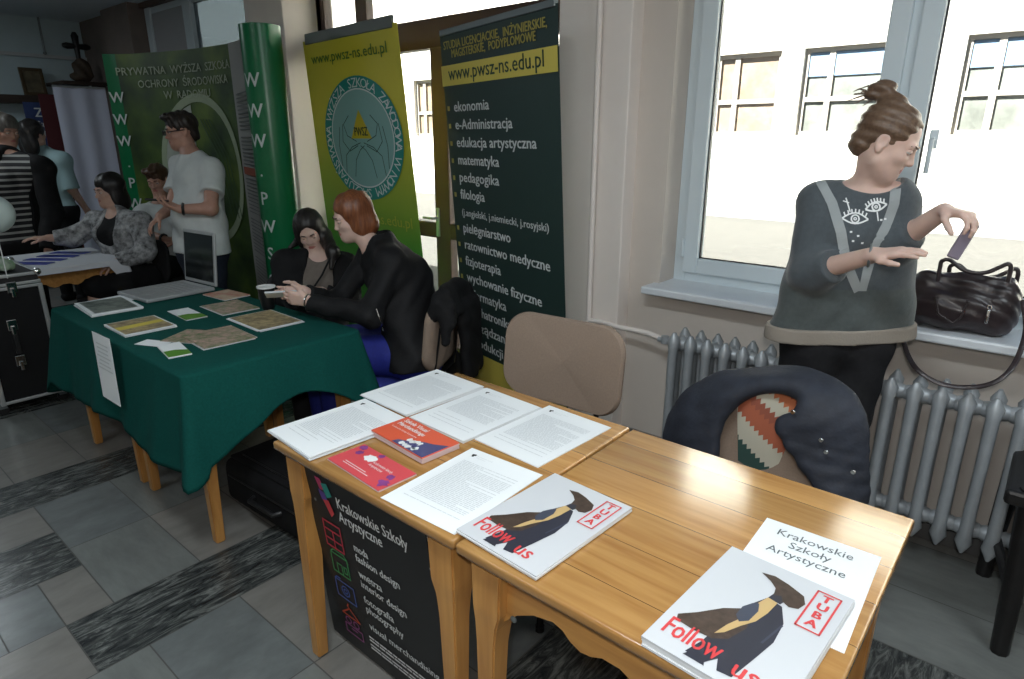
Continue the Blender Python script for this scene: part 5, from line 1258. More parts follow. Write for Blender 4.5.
# ================================================================== THE FAR LEFT CORNER
M['dark_wood'] = wood('dark_brown_wood', (.025, .016, .012), (.05, .033, .024), 'y', .4, .2)
M['counter'] = mat('grey_counter_front', (.085, .10, .125), .6, var=.15, scale=2)
def cabinet(name, label, x0, x1, y0, y1, z1):
    t = thing(name, label, 'cabinet', ((x0+x1)/2, (y0+y1)/2, .0012)); w, d = (x1-x0)/2, (y1-y0)/2
    MB().box(-w, w, -d, d, .06, z1-.03, .004).box(-w+.02, w-.04, -d+.02, d-.02, 0, .06).build('body', M['counter'], t)
    MB().box(-w-.01, w+.02, -d-.01, d+.01, z1-.03, z1, .004).build('worktop', M['dark_wood'], t)
    n = 3
    for i in range(n):
        a = -d+2*d*i/n+.012; b = -d+2*d*(i+1)/n-.012
        dd = MB().box(w, w+.018, a, b, .09, z1-.06, .004).build('door', M['counter'], t)
        MB().box(w+.018, w+.035, b-.05, b-.035, z1*.5, z1*.5+.12, .003).build('handle', M['alu'], dd)
    return t
cabinet('counter', 'dark grey counter along the far left wall behind the seated people', XL+.02, XL+.55, 1.0, 3.0, 1.0)
X0 = XL+.1
def wpt(px, py, X=X0): return at(px, py, X=X)
# shelf with dark brown edge
a, b = wpt(-30, 97), wpt(54, 99); ya, yb = a.y, b.y; zs = (a.z+b.z)/2
t = thing('wall_shelf', 'dark brown shelf across the far left wall under the framed picture', 'shelf', (XL+.14, (ya+yb)/2, zs-.06))
MB().box(-.138, .12, -(yb-ya)/2, (yb-ya)/2, 0, .09, .004).build('board', M['dark_wood'], t)
for s_ in (-.7, .7): MB().prism([(0, 0), (.16, 0), (0, -.16)], .02, TR(-.135, s_*(yb-ya)/2, 0) @ Matrix.Rotation(math.pi/2, 4, 'X')).build('bracket', M['dark_wood'], t)
# framed picture standing on the shelf
a, b = wpt(24, 93, XL+.2), wpt(42, 66, XL+.2); w_ = abs(b.y-a.y); h_ = abs(b.z-a.z)
t = thing('framed_picture', 'small gilt framed picture standing on the dark wall shelf', 'picture', (XL+.2, (a.y+b.y)/2, zs+.0305))
LM = TR(0, 0, 0) @ Matrix.Rotation(R_(-8), 4, 'Y')
fm = MB()
for q in ((-w_/2, w_/2, 0, .035), (-w_/2, w_/2, h_-.035, h_), (-w_/2, -w_/2+.035, .03, h_-.03), (w_/2-.035, w_/2, .03, h_-.03)): fm.box(-.012, .014, q[0], q[1], q[2], q[3], .004, LM)
fm.build('frame', mat('gilt_brown', (.09, .065, .035), .4, metal=.3), t)
MB().box(-.01, .004, -w_/2+.03, w_/2-.03, .03, h_-.03, 0, LM).build('picture', mat('dim_portrait', (.05, .05, .035), .5, col2=(.20, .16, .09), scale=9), t)
# crucifix standing against the wall
c = wpt(83, 82, XL+.5); t = thing('crucifix', 'dark crucifix on a rounded stand against the far left wall', 'crucifix', (c.x, c.y, c.z))
tz_ = wpt(82, 33, XL+.5).z-c.z; bz_ = wpt(83, 47, XL+.5).z-c.z; aw = abs(wpt(96, 47, XL+.5).y-wpt(69, 47, XL+.5).y)/2
M['cross'] = mat('dark_cross_wood', (.012, .012, .014), .4)
b = MB().tube([(0, 0, .12), (0, 0, bz_), (0, 0, tz_-.04), (0, 0, tz_)], [.022, .03, .04, .02], 8).tube([(0, -aw, bz_), (0, -aw+.04, bz_), (0, 0, bz_), (0, aw-.04, bz_), (0, aw, bz_)], [.02, .036, .026, .036, .02], 8); b.build('cross', M['cross'], t, smooth=50)
blob('stand', [ell((c.x, c.y, c.z+.06), (.06, .12, .06), None, .03), ell((c.x, c.y+.02, c.z+.16), (.05, .10, .10), None, .04), fold(.008, (0, 1, 1), 45), half(c, (0, 0, -1))], .012, mat('brown_stone', (.07, .05, .035), .7, var=.4, scale=12), t)
# console the crucifix stands on
tag(recentre(MB().box(XL+.005, XL+.62, c.y-.24, c.y+.24, c.z-.04, c.z-.001, .004).prism([(0, 0), (.5, 0), (0, -.3)], .03, TR(XL+.005, c.y+.015, c.z-.04) @ Matrix.Rotation(math.pi/2, 4, 'X')).build('wall_console', M['dark_wood'])), 'small dark console shelf carrying the crucifix', 'shelf')
# picture rail and hanging rod
a, b = wpt(-30, 52, XL+.03), wpt(100, 59, XL+.03)
tag(recentre(MB().box(XL+.001, XL+.04, a.y, b.y, (a.z+b.z)/2-.02, (a.z+b.z)/2+.02, .004).build('picture_rail', mat('pale_rail', (.5, .54, .56), .4))), 'thin pale rail running across the far left wall', 'rail')
a, b = wpt(36, 8, XL+.06), wpt(45, 53, XL+.06); tag(recentre(MB().tube([(a.x, b.y, CZ-.001), (a.x, b.y, b.z)], .012, 8).ball((a.x, b.y, b.z), .02).build('hanging_rod', M['grey_metal'])), 'thin rod hanging from the ceiling to the wall rail', 'rod')
# blue poster, maroon roll-up, white screen
a, b = wpt(23, 102, XL+.43), wpt(58, 150, XL+.43); w_ = b.y-a.y; z1_, z0_ = a.z, 1.0
t = thing('poster', 'blue poster beginning with the word Zespół below the dark shelf', 'poster', (XL+.40, (a.y+b.y)/2, 1.0015))
MB().box(-.006, .006, -w_/2, w_/2, 0, z1_-1.0, .001).build('sheet', mat('blue_poster_print', (.03, .055, .17), .5, var=.3, scale=2), t)
Mx = Matrix(((0, 0, 1, .008), (1, 0, 0, 0), (0, 1, 0, 0), (0, 0, 0, 1))); fn = flat_fn(Mx)
mb = MB(); put_text(mb, 'Zespół', fn, -w_*.12, z1_-1.0-.155, .14, .36, bold=.003); put_text(mb, 'Szkół', fn, -w_*.12, z1_-1.0-.26, .09, .2); put_text(mb, 'w Nowym', fn, -w_*.2, z1_-1.0-.36, .08, .3); mb.build('lettering', M['white_txt'], t)
mb = MB(); poly_on(mb, rnd_blob(.02, .25, .13, 12, 3, .3), fn); mb.build('pale_picture', mat('pale_blue_print', (.35, .45, .55), .6), t)
a, b = wpt(56, 120, XL+.95), wpt(66, 150, XL+.95)
t = thing('roll_up_banner', 'narrow maroon banner between the blue poster and the white hanging sheet', 'banner', (XL+.88, (a.y+b.y)/2, .0012))
MB().box(-.005, .005, -.12, .12, .06, 2.05, .001).build('printed_sheet', mat('maroon_print', (.07, .008, .012), .6), t)
MB().box(-.06, .06, -.14, .14, 0, .07, .01).build('base', M['alu'], t)
a, b = wpt(52, 86, XL+1.2), wpt(104, 84, XL+1.2); w_ = b.y-a.y
t = thing('projection_screen', 'white sheet hanging from a slim stand left of the pop-up wall', 'screen', (XL+1.2, (a.y+b.y)/2, .0012))
MB().surf(lambda u, v: (.012*math.sin(u*14)*(1-v*.4), -w_/2+w_*u, .08+(a.z-.08)*v), 40, 4, .003).build('sheet', mat('white_sheet', (.62, .66, .80), .8, spec=.2), t, smooth=60)
MB().tube([(-.02, w_*.26, .05), (-.02, w_*.24, a.z+.02)], .010, 8).tube([(0, -w_/2, a.z), (0, w_/2, a.z)], .012, 8).build('pole', M['alu'], t, smooth=50)
MB().box(-.08, .08, -w_/2, w_/2, 0, .06, .01).build('base', M['alu'], t)
# ================================================================== PEOPLE
def dirs(p):
    """towards the camera, and to the right as seen from there"""
    c = V(-p.x, -p.y, 0).normalized(); return c, V(-c.y, c.x, 0)
def P_(x, y, Y): return at(x, y, Y=Y)
FR, FG = 1, 1
HF = .0045
# ------------------------------------------------------------------ the standing person at the window
def window_person():
    h = P_(888, 142, 2.40); c, r = dirs(h)
    f = (c*.82+r*.42).normalized(); l = V(-f.y, f.x, 0)     # chest; l points to the figure's own left (right in the picture)
    face = (r*.95+c*.12-V(0, 0, .50)).normalized()
    H = head_frame(h, face, V(0, 0, 1)+face*.0+r*.05)
    S_ = .95
    neck = P_(865, 190, 2.44); ch = P_(857, 236, 2.44); pel = P_(838, 335, 2.47)
    J = dict(f=f, l=l, neck=neck, chest=ch, pelvis=pel, shL=P_(893, 203, 2.46), shR=P_(820, 205, 2.41))
    elR, wrR = P_(812, 272, 2.30), P_(873, 255, 2.17)
    elL, wrL = P_(901, 240, 2.45), P_(944, 211, 2.36)
    hL, hR = pel+l*.085, pel-l*.085
    kR, kL = V(hR.x-.05, hR.y-.02, .48), V(hL.x-.0, hL.y-.01, .48); aR, aL = V(kR.x-.01, kR.y+.03, .09), V(kL.x+.01, kL.y+.03, .09)
    T = torso(J, .93, True, 1.0)
    arms = arm(J['shR'], elR, wrR, .92)+arm(J['shL'], elL, wrL, .92)
    legs = leg(hL-V(0, 0, .04), kL, aL, .95)+leg(hR-V(0, 0, .04), kR, aR, .95)
    # right hand: flat, fingers to the right of the picture; left hand: holding a small phone from above
    hdR = (P_(921, 250, 2.12)-wrR).normalized()
    handR = hand(wrR, hdR, (-c*.25-V(0, 0, .9)+r*.0), c, .92, (.10, .12, .1), .08, .25)
    phone = P_(963, 241, 2.31); pd = (P_(955, 253, 2.30)-P_(972, 226, 2.31)).normalized()
    hdL = (P_(972, 216, 2.31)-wrL).normalized()
    handL = hand(wrL, hdL, -V(0, 0, 1)+c*.15, c, .92, (.5, .6, .4), .06, .8, each=[(.55, .75, .5), (.6, .7, .5), (.7, .8, .5), (.8, .8, .5)])
    neckp = [cone(neck-V(0, 0, .03), h-V(0, 0, .045)-face*.035, .047, .043, .02)]
    body = T+arms+legs+foot(aL, f)+foot(aR, f)+handR+handL+neckp+head(H, S_, .92, .98)
    t = thing('person', 'standing person in dark eye-print top, hair in a bun, by the window', 'person', (pel.x, pel.y, .0012))
    o = blob('body', body, HF, M['skin_pale'], t); lips(o, H, M['lip'], S_)
    eyes(H, t, S_, M['hair_brown'])
    # hair pulled back into a bun
    E = lambda c_, r_, k=.02, op='u': ell(H @ (Vector(c_)*S_), [q*S_ for q in r_], H, k, op)
    hp = [E((0, -.022, .040), (.082, .098, .086)), E((0, -.065, -.035), (.062, .045, .050), .03), E((0, .128, .018), (.12, .086, .086), .012, 's'), E((.09, .032, -.050), (.035, .030, .050), .012, 's'), E((-.09, .032, -.050), (.035, .030, .050), .012, 's'), E((.088, -.004, -.02), (.028, .022, .034), .01, 's'), E((-.088, -.004, -.02), (.028, .022, .034), .01, 's')]
    bun = P_(882, 92, 2.43); hp += [cone(H @ Vector((0, -.045, .100)), bun, .030, .024, .02), ell(bun+V(0, 0, .01), (.042, .038, .026), None, .012), ell(bun-r*.02+V(0, 0, -.005), (.03, .03, .02), None, .01), fold(.0022, (.4, .4, 1), 180, 1)]
    blob('hair', hp, .004, M['hair_brown'], t)
    wisp = MB()
    for k in range(7):
        a = bun+V(random.uniform(-.03, .03), 0, .0); wisp.tube([a, a-r*(.03+.012*k % .04)+V(0, 0, .02-.008*k), a-r*(.055+.004*k)+V(0, 0, .012-.009*k)], [.0035, .003, .001], 5)
    wisp.build('loose_strands', M['hair_brown'], t, True, 60)
    # knitted top, three-quarter sleeves, pale band at the hem
    M['knit'] = mat('dark_slate_knit', (.075, .088, .098), .85, spec=.2, sheen=.25, var=.12, scale=60, bump=.3, bscale=300)
    M['knit_low'] = mat('grey_green_knit', (.085, .10, .10), .85, spec=.2, sheen=.2, var=.12, scale=60, bump=.3, bscale=300)
    cuR = elR+(wrR-elR)*.42; cuL = elL+(wrL-elL)*.30
    hem = pel+V(0, 0, .02)
    loose = [cone(ch+l*.085, pel+l*.130, .10, .115, .05, f, .8), cone(ch-l*.085, pel-l*.125, .10, .115, .05, f, .8), cone(ch, pel, .11, .125, .05, f, .85)]
    sl = [cone(J['shR'], elR, .058, .054, .03), cone(elR, cuR, .054, .047, .03, cut=True), cone(J['shL'], elL, .054, .046, .03), cone(elL, cuL, .046, .042, .03, cut=True)]
    g = [q for q in torso(J, .93)[1:]]+loose
    tilt = V(.02, .0, 1)
    g += sl
    prims = g+[fold(.004, (.6, .5, 1), 26, 2), fold(.0022, (1, .2, -.7), 50, 4), half(hem-V(0, 0, .0), V(.05, 0, -1), near=pel-V(0, 0, .2), rad=.55), ell(neck+f*.035+V(0, 0, .055), (.088, .082, .055), None, .01, 's')]
    top = blob('knitted_top', prims, .005, M['knit'], t, .010)
    ms = top.data; Mi = wmat(top); zcut = P_(850, 292, 2.3).z
    ms.materials.append(M['knit_low']); n = len(ms.polygons); cc = np.empty(n*3); ms.polygons.foreach_get('center', cc); cc = cc.reshape(-1, 3)+np.array(t.location)
    rel = (cc[:, 0]-elR.x)*0; mi = np.zeros(n, np.int32); mi[cc[:, 2] < zcut] = 1; ms.polygons.foreach_set('material_index', mi)
    band = [cone(ch+l*.085, pel+l*.130, .10, .118, .05, f, .8), cone(ch-l*.085, pel-l*.125, .10, .118, .05, f, .8), cone(ch, pel, .11, .128, .05, f, .85)]
    blob('hem_band', band+[half(hem-V(0, 0, .026), V(.05, 0, -1)), half(hem+V(0, 0, .028), V(-.05, 0, 1))], .005, mat('beige_ribbing', (.30, .265, .225), .85, bump=.4, bscale=150), t, .019)
    tr = [cone(pel-l*.082, pel+l*.082, .105, .105, .05, f, .9)]+[cone(a_, b_, ra, rb, .04, cut=ct) for a_, b_, ra, rb, ct in ((hL-V(0, 0, .03), kL, .098, .066, False), (kL, aL-V(0, 0, .0), .064, .045, True), (hR-V(0, 0, .03), kR, .098, .066, False), (kR, aR, .064, .045, True))]
    blob('trousers', tr+[fold(.002, (.5, .5, 1), 40, 3), half(pel+V(0, 0, .07), (0, 0, 1))], .007, mat('black_trousers', (.016, .016, .018), .8, spec=.2, var=.2, scale=50), t, .006)
    for a_ in (aL, aR): blob('shoe', [cone(a_-V(0, 0, .045)-f*.03, a_+f*.15-V(0, 0, .06), .045, .034, .02), half((0, 0, .003), (0, 0, -1))], .007, M['black_cloth'], t)
    # white print on the chest: two eyes and the straps of a V
    bv = BVHTree.FromPolygons([wmat(top) @ v.co for v in top.data.vertices], [tuple(p.vertices) for p in top.data.polygons])
    o0 = P_(858, 235, 2.2)
    def onto(x, y):
        """photo pixel on the chest -> point on the cloth"""
        d = (P_(x, y, 2.2)-V(0, 0, CAM_H)).normalized(); q = bv.ray_cast(V(0, 0, CAM_H)+d*1.2, d)
        return None if q[0] is None else (q[0]+q[1]*.0016, q[1])
    def stroke(mb, pts, w):
        pp = []
        for (x0_, y0_), (x1_, y1_) in zip(pts, pts[1:]):
            n_ = max(2, int(math.hypot(x1_-x0_, y1_-y0_)/2.2))
            for i in range(n_): pp.append(onto(x0_+(x1_-x0_)*i/n_, y0_+(y1_-y0_)*i/n_))
        pp.append(onto(*pts[-1])); pp = [q for q in pp if q]
        if len(pp) < 2: return
        vs = []; 
        for i, (p, n_) in enumerate(pp):
            d = (pp[min(i+1, len(pp)-1)][0]-pp[max(i-1, 0)][0]).normalized(); s_ = d.cross(n_).normalized()*w/2; vs += [p-s_, p+s_]
        mb.add(vs, [(2*i, 2*i+1, 2*i+3, 2*i+2) for i in range(len(pp)-1)])
    pr = MB()
    def eye(cx, cy, w, h, rot):
        ca, sa = math.cos(rot), math.sin(rot); X = lambda u, v: (cx+u*ca-v*sa, cy+u*sa+v*ca)
        up = [X(w*(i/8*2-1), -h*math.sin(math.pi*i/8)) for i in range(9)]; lo = [X(w*(i/8*2-1), h*.8*math.sin(math.pi*i/8)) for i in range(9)]
        stroke(pr, up, .0055); stroke(pr, lo, .0055); stroke(pr, [X(4*math.cos(i*.7), 4*math.sin(i*.7)) for i in range(10)], .005); stroke(pr, [X(1.3*math.cos(i*.9), 1.3*math.sin(i*.9)) for i in range(8)], .004)
        for i in range(1, 8): u = w*(i/8*2-1); v = -h*math.sin(math.pi*i/8); stroke(pr, [X(u*1.02, v), X(u*1.18, v-4)], .0042)
    eye(855, 219, 13, 6, .05); eye(876, 207, 11, 5, -.25)
    stroke(pr, [(850, 212), (846, 198)], .004); stroke(pr, [(843, 201), (849, 203)], .004)
    stroke(pr, [(877, 212), (878, 221)], .004)
    for x, y in ((851, 232), (858, 236), (862, 243), (853, 241), (881, 220), (885, 219)): stroke(pr, [(x-1.2, y), (x+1.2, y)], .006)
    pr.build('eye_print', M['white_print'], t, True)
    vb = MB(); M['print_band'] = mat('pale_grey_print', (.30, .325, .33), .8)
    stroke(vb, [(820, 173+8), (832, 203), (841, 232), (846, 262), (858, 291)], .030); stroke(vb, [(897, 178), (894, 204), (886, 226), (872, 252), (862, 291)], .030)
    vb.build('strap_print', M['print_band'], t, True)
    MB().tube([wrR+(wrR-elR).normalized()*-.012+(l*math.cos(i*.52)+V(0, 0, 1)*math.sin(i*.52))*0+((V(0, 0, 1)*math.cos(i*.55)+c*math.sin(i*.55))*.0335) for i in range(12)], .004, 6).build('bracelet', M['grey_metal'], t, True, 50)
    # phone
    ph_ = thing('phone', 'small dark phone hanging from the fingers of the standing person', 'phone', phone)
    up = -pd; MB().box(-.017, .017, -.006, .006, -.056, .056, .005, frame((0, 0, 0), up.cross(c).normalized(), c-up*c.dot(up)) @ Matrix.Identity(4)).build('case', mat('dark_phone', (.20, .17, .22), .3), ph_)
    ph_.children[0].rotation_euler = (0, 0, 0)
    return J
window_person()

# ------------------------------------------------------------------ the red-haired person seated at the table's end
def red_person():
    P_ = plane_at(352, 217, 1.96)
    h = P_(352, 217, 1.96); c, r = dirs(h); left = -r
    f = (left*.97+c*.08).normalized(); l = V(-f.y, f.x, 0)     # faces left in the picture: own left is towards the camera
    S_ = .98; face = (left*.93+c*.22-V(0, 0, .30)).normalized(); H = head_frame(h, face)
    neck = P_(376, 246, 1.97); ch = P_(395, 282, 1.98); pel = P_(414, 345, 1.96); pel.z = .565
    shL, shR = P_(391, 263, 1.82), P_(374, 254, 2.14)
    J = dict(f=f, l=l, neck=neck, chest=ch, pelvis=pel, shL=shL, shR=shR)
    elL, wrL = P_(370, 316, 1.72), P_(308, 301, 1.76); elR, wrR = P_(337, 302, 2.05), P_(305, 292, 1.88)
    hL, hR = pel+l*.09, pel-l*.09; kL, kR = P_(326, 326, 1.86), P_(312, 320, 2.04)
    kL.z = kR.z = .60; aL, aR = V(kL.x+.02, kL.y, .10), V(kR.x+.02, kR.y, .10)
    hd = (P_(286, 297, 1.76)-wrL).normalized()
    handL = hand(wrL, hd, (V(0, 0, .2)-c), V(0, 0, 1), .9, (.35, .45, .3), .04, .5); handR = hand(wrR, (P_(288, 293, 1.86)-wrR).normalized(), (c*.9+V(0, 0, .3)), V(0, 0, 1), .9, (.4, .5, .3), .04, .6)
    body = torso(J, .95)+arm(shL, elL, wrL, .92)+arm(shR, elR, wrR, .92)+leg(hL, kL, aL)+leg(hR, kR, aR)+handL+handR+[cone(neck-V(0, 0, .03), h-V(0, 0, .05)-face*.01, .05, .048, .03)]+foot(aL, f)+foot(aR, f)+head(H, S_, .92, .95)
    t = thing('person', 'auburn-haired person in black jacket and blue trousers seated in profile at the table end', 'person', (pel.x, pel.y, .0012))
    o = blob('body', body, .005, M['skin_pale'], t); lips(o, H, M['lip'], S_); eyes(H, t, S_, M['hair_mid'])
    E = lambda c_, r_, k=.02, op='u': ell(H @ (Vector(c_)*S_), [q*S_ for q in r_], H, k, op)
    hp = [E((0, -.022, .040), (.092, .106, .092)), E((0, -.060, -.045), (.085, .062, .085), .03), E((.060, -.020, -.045), (.030, .055, .075), .02), E((-.060, -.020, -.045), (.030, .055, .075), .02), E((0, .130, -.025), (.15, .086, .108), .012, 's'),
          fold(.003, (1, .5, .2), 90, 1), half(H @ Vector((0, 0, -.115)), H.to_3x3() @ Vector((0, .25, -1)))]
    blob('hair', hp, .0045, M['hair_red'], t)
    jk_ = torso(J, .98)+[cone(shL, elL, .050, .044, .03), cone(elL, wrL-(wrL-elL).normalized()*.015, .044, .032, .03, cut=True), cone(shR, elR, .050, .044, .03), cone(elR, wrR-(wrR-elR).normalized()*.015, .044, .032, .03, cut=True),
        cone(ch-f*.045, pel-f*.05+V(0, 0, .04), .125, .12, .06), cone(neck-f*.03-V(0, 0, .03), ch-f*.05, .08, .12, .06), cone(ch+l*.06, pel+l*.11+f*.03-V(0, 0, .02), .10, .11, .05), ell(neck-f*.01+V(0, 0, .015), (.072, .072, .04), None, .02), fold(.005, (.7, .3, 1), 28, 3), fold(.0025, (.2, 1, -1), 55, 6),
        half(pel-V(0, 0, .045), V(.1, 0, -1), near=pel-V(0, 0, .1), rad=.4), ell(neck-f*.012+V(0, 0, .035), (.066, .066, .045), None, .02), cone(neck+V(0, 0, .03)+f*.05, neck+V(0, 0, .12)+f*.05, .058, .062, .01, op='s'), cone(neck+V(0, 0, .06), neck+V(0, 0, .12), .052, .056, .005, op='s')]
    M['black_jacket'] = mat('black_jacket_cloth', (.008, .008, .009), .7, spec=.25, var=.2, scale=40, bump=.2, bscale=200)
    jb = blob('jacket', jk_, .006, M['black_jacket'], t, .012)
    bv = BVHTree.FromPolygons([wmat(jb) @ v.co for v in jb.data.vertices], [tuple(p.vertices) for p in jb.data.polygons])
    pts = []
    for i in range(7):
        x, y = 376+8*i/6, 309+22*i/6; d = (P_(x, y, 1.8)-V(0, 0, CAM_H)).normalized(); q = bv.ray_cast(V(0, 0, CAM_H)+d*1.0, d)
        if q[0]: pts.append(q[0]+q[1]*.002)
    if len(pts) > 2: MB().tube(pts, .004, 6).build('pocket_zip', M['chrome'], t, True, 50)
    M['blue_cloth'] = mat('royal_blue_cloth', (.010, .018, .21), .75, var=.12, scale=60)
    tr = [cone(pel-l*.085-V(0, 0, .0), pel+l*.085, .112, .112, .05), cone(hL, kL, .108, .075, .04), cone(hR, kR, .105, .075, .04), cone(kL, aL, .070, .045, .04, cut=True), cone(kR, aR, .070, .045, .04, cut=True), cone((hL+hR)/2, (kL+kR)/2, .085, .06, .05), fold(.003, (1, .4, .6), 35, 2), half(pel+V(0, 0, .15), (0, 0, 1))]
    blob('trousers', tr, .007, M['blue_cloth'], t, .006)
    for a_ in (aL, aR): blob('shoe', [cone(a_-V(0, 0, .055)-f*.03, a_+f*.15-V(0, 0, .07), .042, .032, .02), half((0, 0, .003), (0, 0, -1))], .008, M['black_cloth'], t)
    ax_ = (wrL-elL).normalized(); n1 = ax_.cross(V(0, 0, 1)).normalized(); n2 = ax_.cross(n1); b0 = wrL+ax_*.004
    MB().tube([b0+(n1*math.cos(i*.57)+n2*math.sin(i*.57))*.030 for i in range(12)], .004, 6).build('bracelet', M['chrome'], t, True, 50)
    p = P_(282, 294, 1.80)
    ph_ = thing('phone', 'pale phone held between the hands of the auburn-haired person', 'phone', p)
    MB().box(-.075, .075, -.036, .036, -.005, .005, .004, frame((0, 0, 0), left, c*.8+V(0, 0, .5))).build('case', mat('pale_phone', (.6, .63, .66), .3), ph_)
red_person()

# ------------------------------------------------------------------ the dark-haired person beside her
def dark_person():
    P_ = plane_at(310, 231, 2.08)
    h = P_(310, 231, 2.08); c, r = dirs(h)
    f = (c*.86+r*.10-0*r).normalized(); l = V(-f.y, f.x, 0)
    S_ = .95; face = (c*.80-r*.12-V(0, 0, .40)).normalized(); H = head_frame(h, face, V(0, 0, 1)-r*.16)
    neck = P_(318, 255, 2.13); ch = P_(314, 283, 2.12); pel = P_(312, 335, 2.16); pel.z = .56
    shR, shL = P_(286, 262, 2.10), P_(346, 266, 2.14)
    J = dict(f=f, l=l, neck=neck, chest=ch, pelvis=pel, shL=shL, shR=shR)
    elR, wrR = P_(281, 305, 2.02), P_(293, 300, 1.86); elL, wrL = P_(352, 310, 2.06), P_(322, 291, 1.92)
    hL, hR = pel+l*.09, pel-l*.09; kL, kR = pel+l*.09+f*.30, pel-l*.12+f*.32; kL.z = kR.z = .60; aL, aR = V(kL.x, kL.y, .10), V(kR.x, kR.y, .10)
    handL = hand(wrL, (P_(303, 285, 1.88)-wrL).normalized(), -V(0, 0, 1)+c*.2, c, .85, (.3, .5, .4), .05, .5); handR = hand(wrR, (P_(300, 292, 1.78)-wrR).normalized(), -V(0, 0, 1), c, .85, (.3, .4, .3), .05, .5)
    body = torso(J, .88)+arm(shL, elL, wrL, .88)+arm(shR, elR, wrR, .88)+leg(hL, kL, aL, .9)+leg(hR, kR, aR, .9)+handL+handR+[cone(neck-V(0, 0, .03), h-V(0, 0, .045)-face*.02, .046, .045, .03)]+head(H, S_, .9, .93)
    t = thing('person', 'person with long black hair and black blazer bending over the phone behind the green table', 'person', (pel.x, pel.y, .0012))
    o = blob('body', body, .005, M['skin_pale'], t); lips(o, H, M['lip'], S_); eyes(H, t, S_, M['hair_black'])
    E = lambda c_, r_, k=.02, op='u': ell(H @ (Vector(c_)*S_), [q*S_ for q in r_], H, k, op)
    hp = [E((0, -.022, .042), (.088, .104, .090)), E((0, -.065, -.06), (.080, .055, .11), .03), E((.068, .005, -.02), (.026, .065, .085), .02), E((-.066, -.01, -.02), (.026, .055, .085), .02),
          E((-.006, .130, -.022), (.074, .100, .112), .012, 's')]
    a_ = H @ Vector((-.068, .0, -.05)); b_ = P_(333, 252, 2.02); hp += [cone(a_, b_, .046, .034, .04), cone(b_, P_(331, 268, 2.0), .034, .012, .03)]
    a2 = H @ Vector((.066, -.03, -.05)); hp += [cone(a2, P_(290, 248, 2.12), .028, .012, .03), fold(.0012, (1, .6, .1), 150, 1)]
    blob('hair', hp, .0045, M['hair_black'], t)
    blob('blouse', torso(J, .90)+[fold(.002, (1, .3, .5), 40, 1), half(pel+V(0, 0, .0), (0, 0, -1)), ell(neck+f*.05+V(0, 0, .035), (.062, .06, .065), None, .01, 's')], .006, mat('grey_beige_blouse', (.16, .135, .115), .8, var=.1, scale=40), t, .005)
    bz_ = torso(J, .93)+[cone(shR, elR, .056, .050, .03), cone(elR, wrR-(wrR-elR).normalized()*.02, .050, .037, .03, cut=True), cone(shL, elL, .056, .050, .03), cone(elL, wrL-(wrL-elL).normalized()*.02, .050, .037, .03, cut=True), fold(.004, (.7, .3, 1), 30, 3),
          cone(neck+f*.09+V(0, 0, .06), ch+f*.155-V(0, 0, .03), .070, .068, .01, op='s'), cone(ch+f*.155-V(0, 0, .03), pel+f*.15-V(0, 0, .1), .068, .05, .01, op='s'), half(pel-V(0, 0, .05), (0, 0, -1), near=pel-V(0, 0, .1), rad=.35)]
    blob('blazer', bz_, .006, mat('black_blazer', (.007, .007, .008), .75, spec=.25, var=.2, scale=30), t, .013)
    st_ = [P_(331, 256, 1.99), P_(322, 275, 1.985), P_(312, 290, 1.96)]
    MB().tube(st_, [(.009, .0025)]*3, 6, flat=(0, 1, 0)).build('bag_strap', M['black_cloth'], t, True, 50)
    tr = [cone(pel-l*.08, pel+l*.08, .105, .105, .05), cone(hL, kL, .095, .07, .04), cone(hR, kR, .095, .07, .04), cone(kL, aL, .066, .045, .04, cut=True), cone(kR, aR, .066, .045, .04, cut=True), half(pel+V(0, 0, .15), (0, 0, 1))]
    blob('trousers', tr, .009, mat('black_jeans', (.010, .010, .012), .8), t, .005)
    for a_ in (aL, aR): blob('shoe', [cone(a_-V(0, 0, .055)-f*.03, a_+f*.15-V(0, 0, .07), .042, .032, .02), half((0, 0, .003), (0, 0, -1))], .009, M['black_cloth'], t)
    ca_ = math.atan2(f.x, -f.y); cc_ = pel+f*.10
    chair('office_chair', 'chair under the dark-haired person behind the green table', (cc_.x, cc_.y, .0012), ca_, M['dark_fabric'], .84, .44, .34)
dark_person()

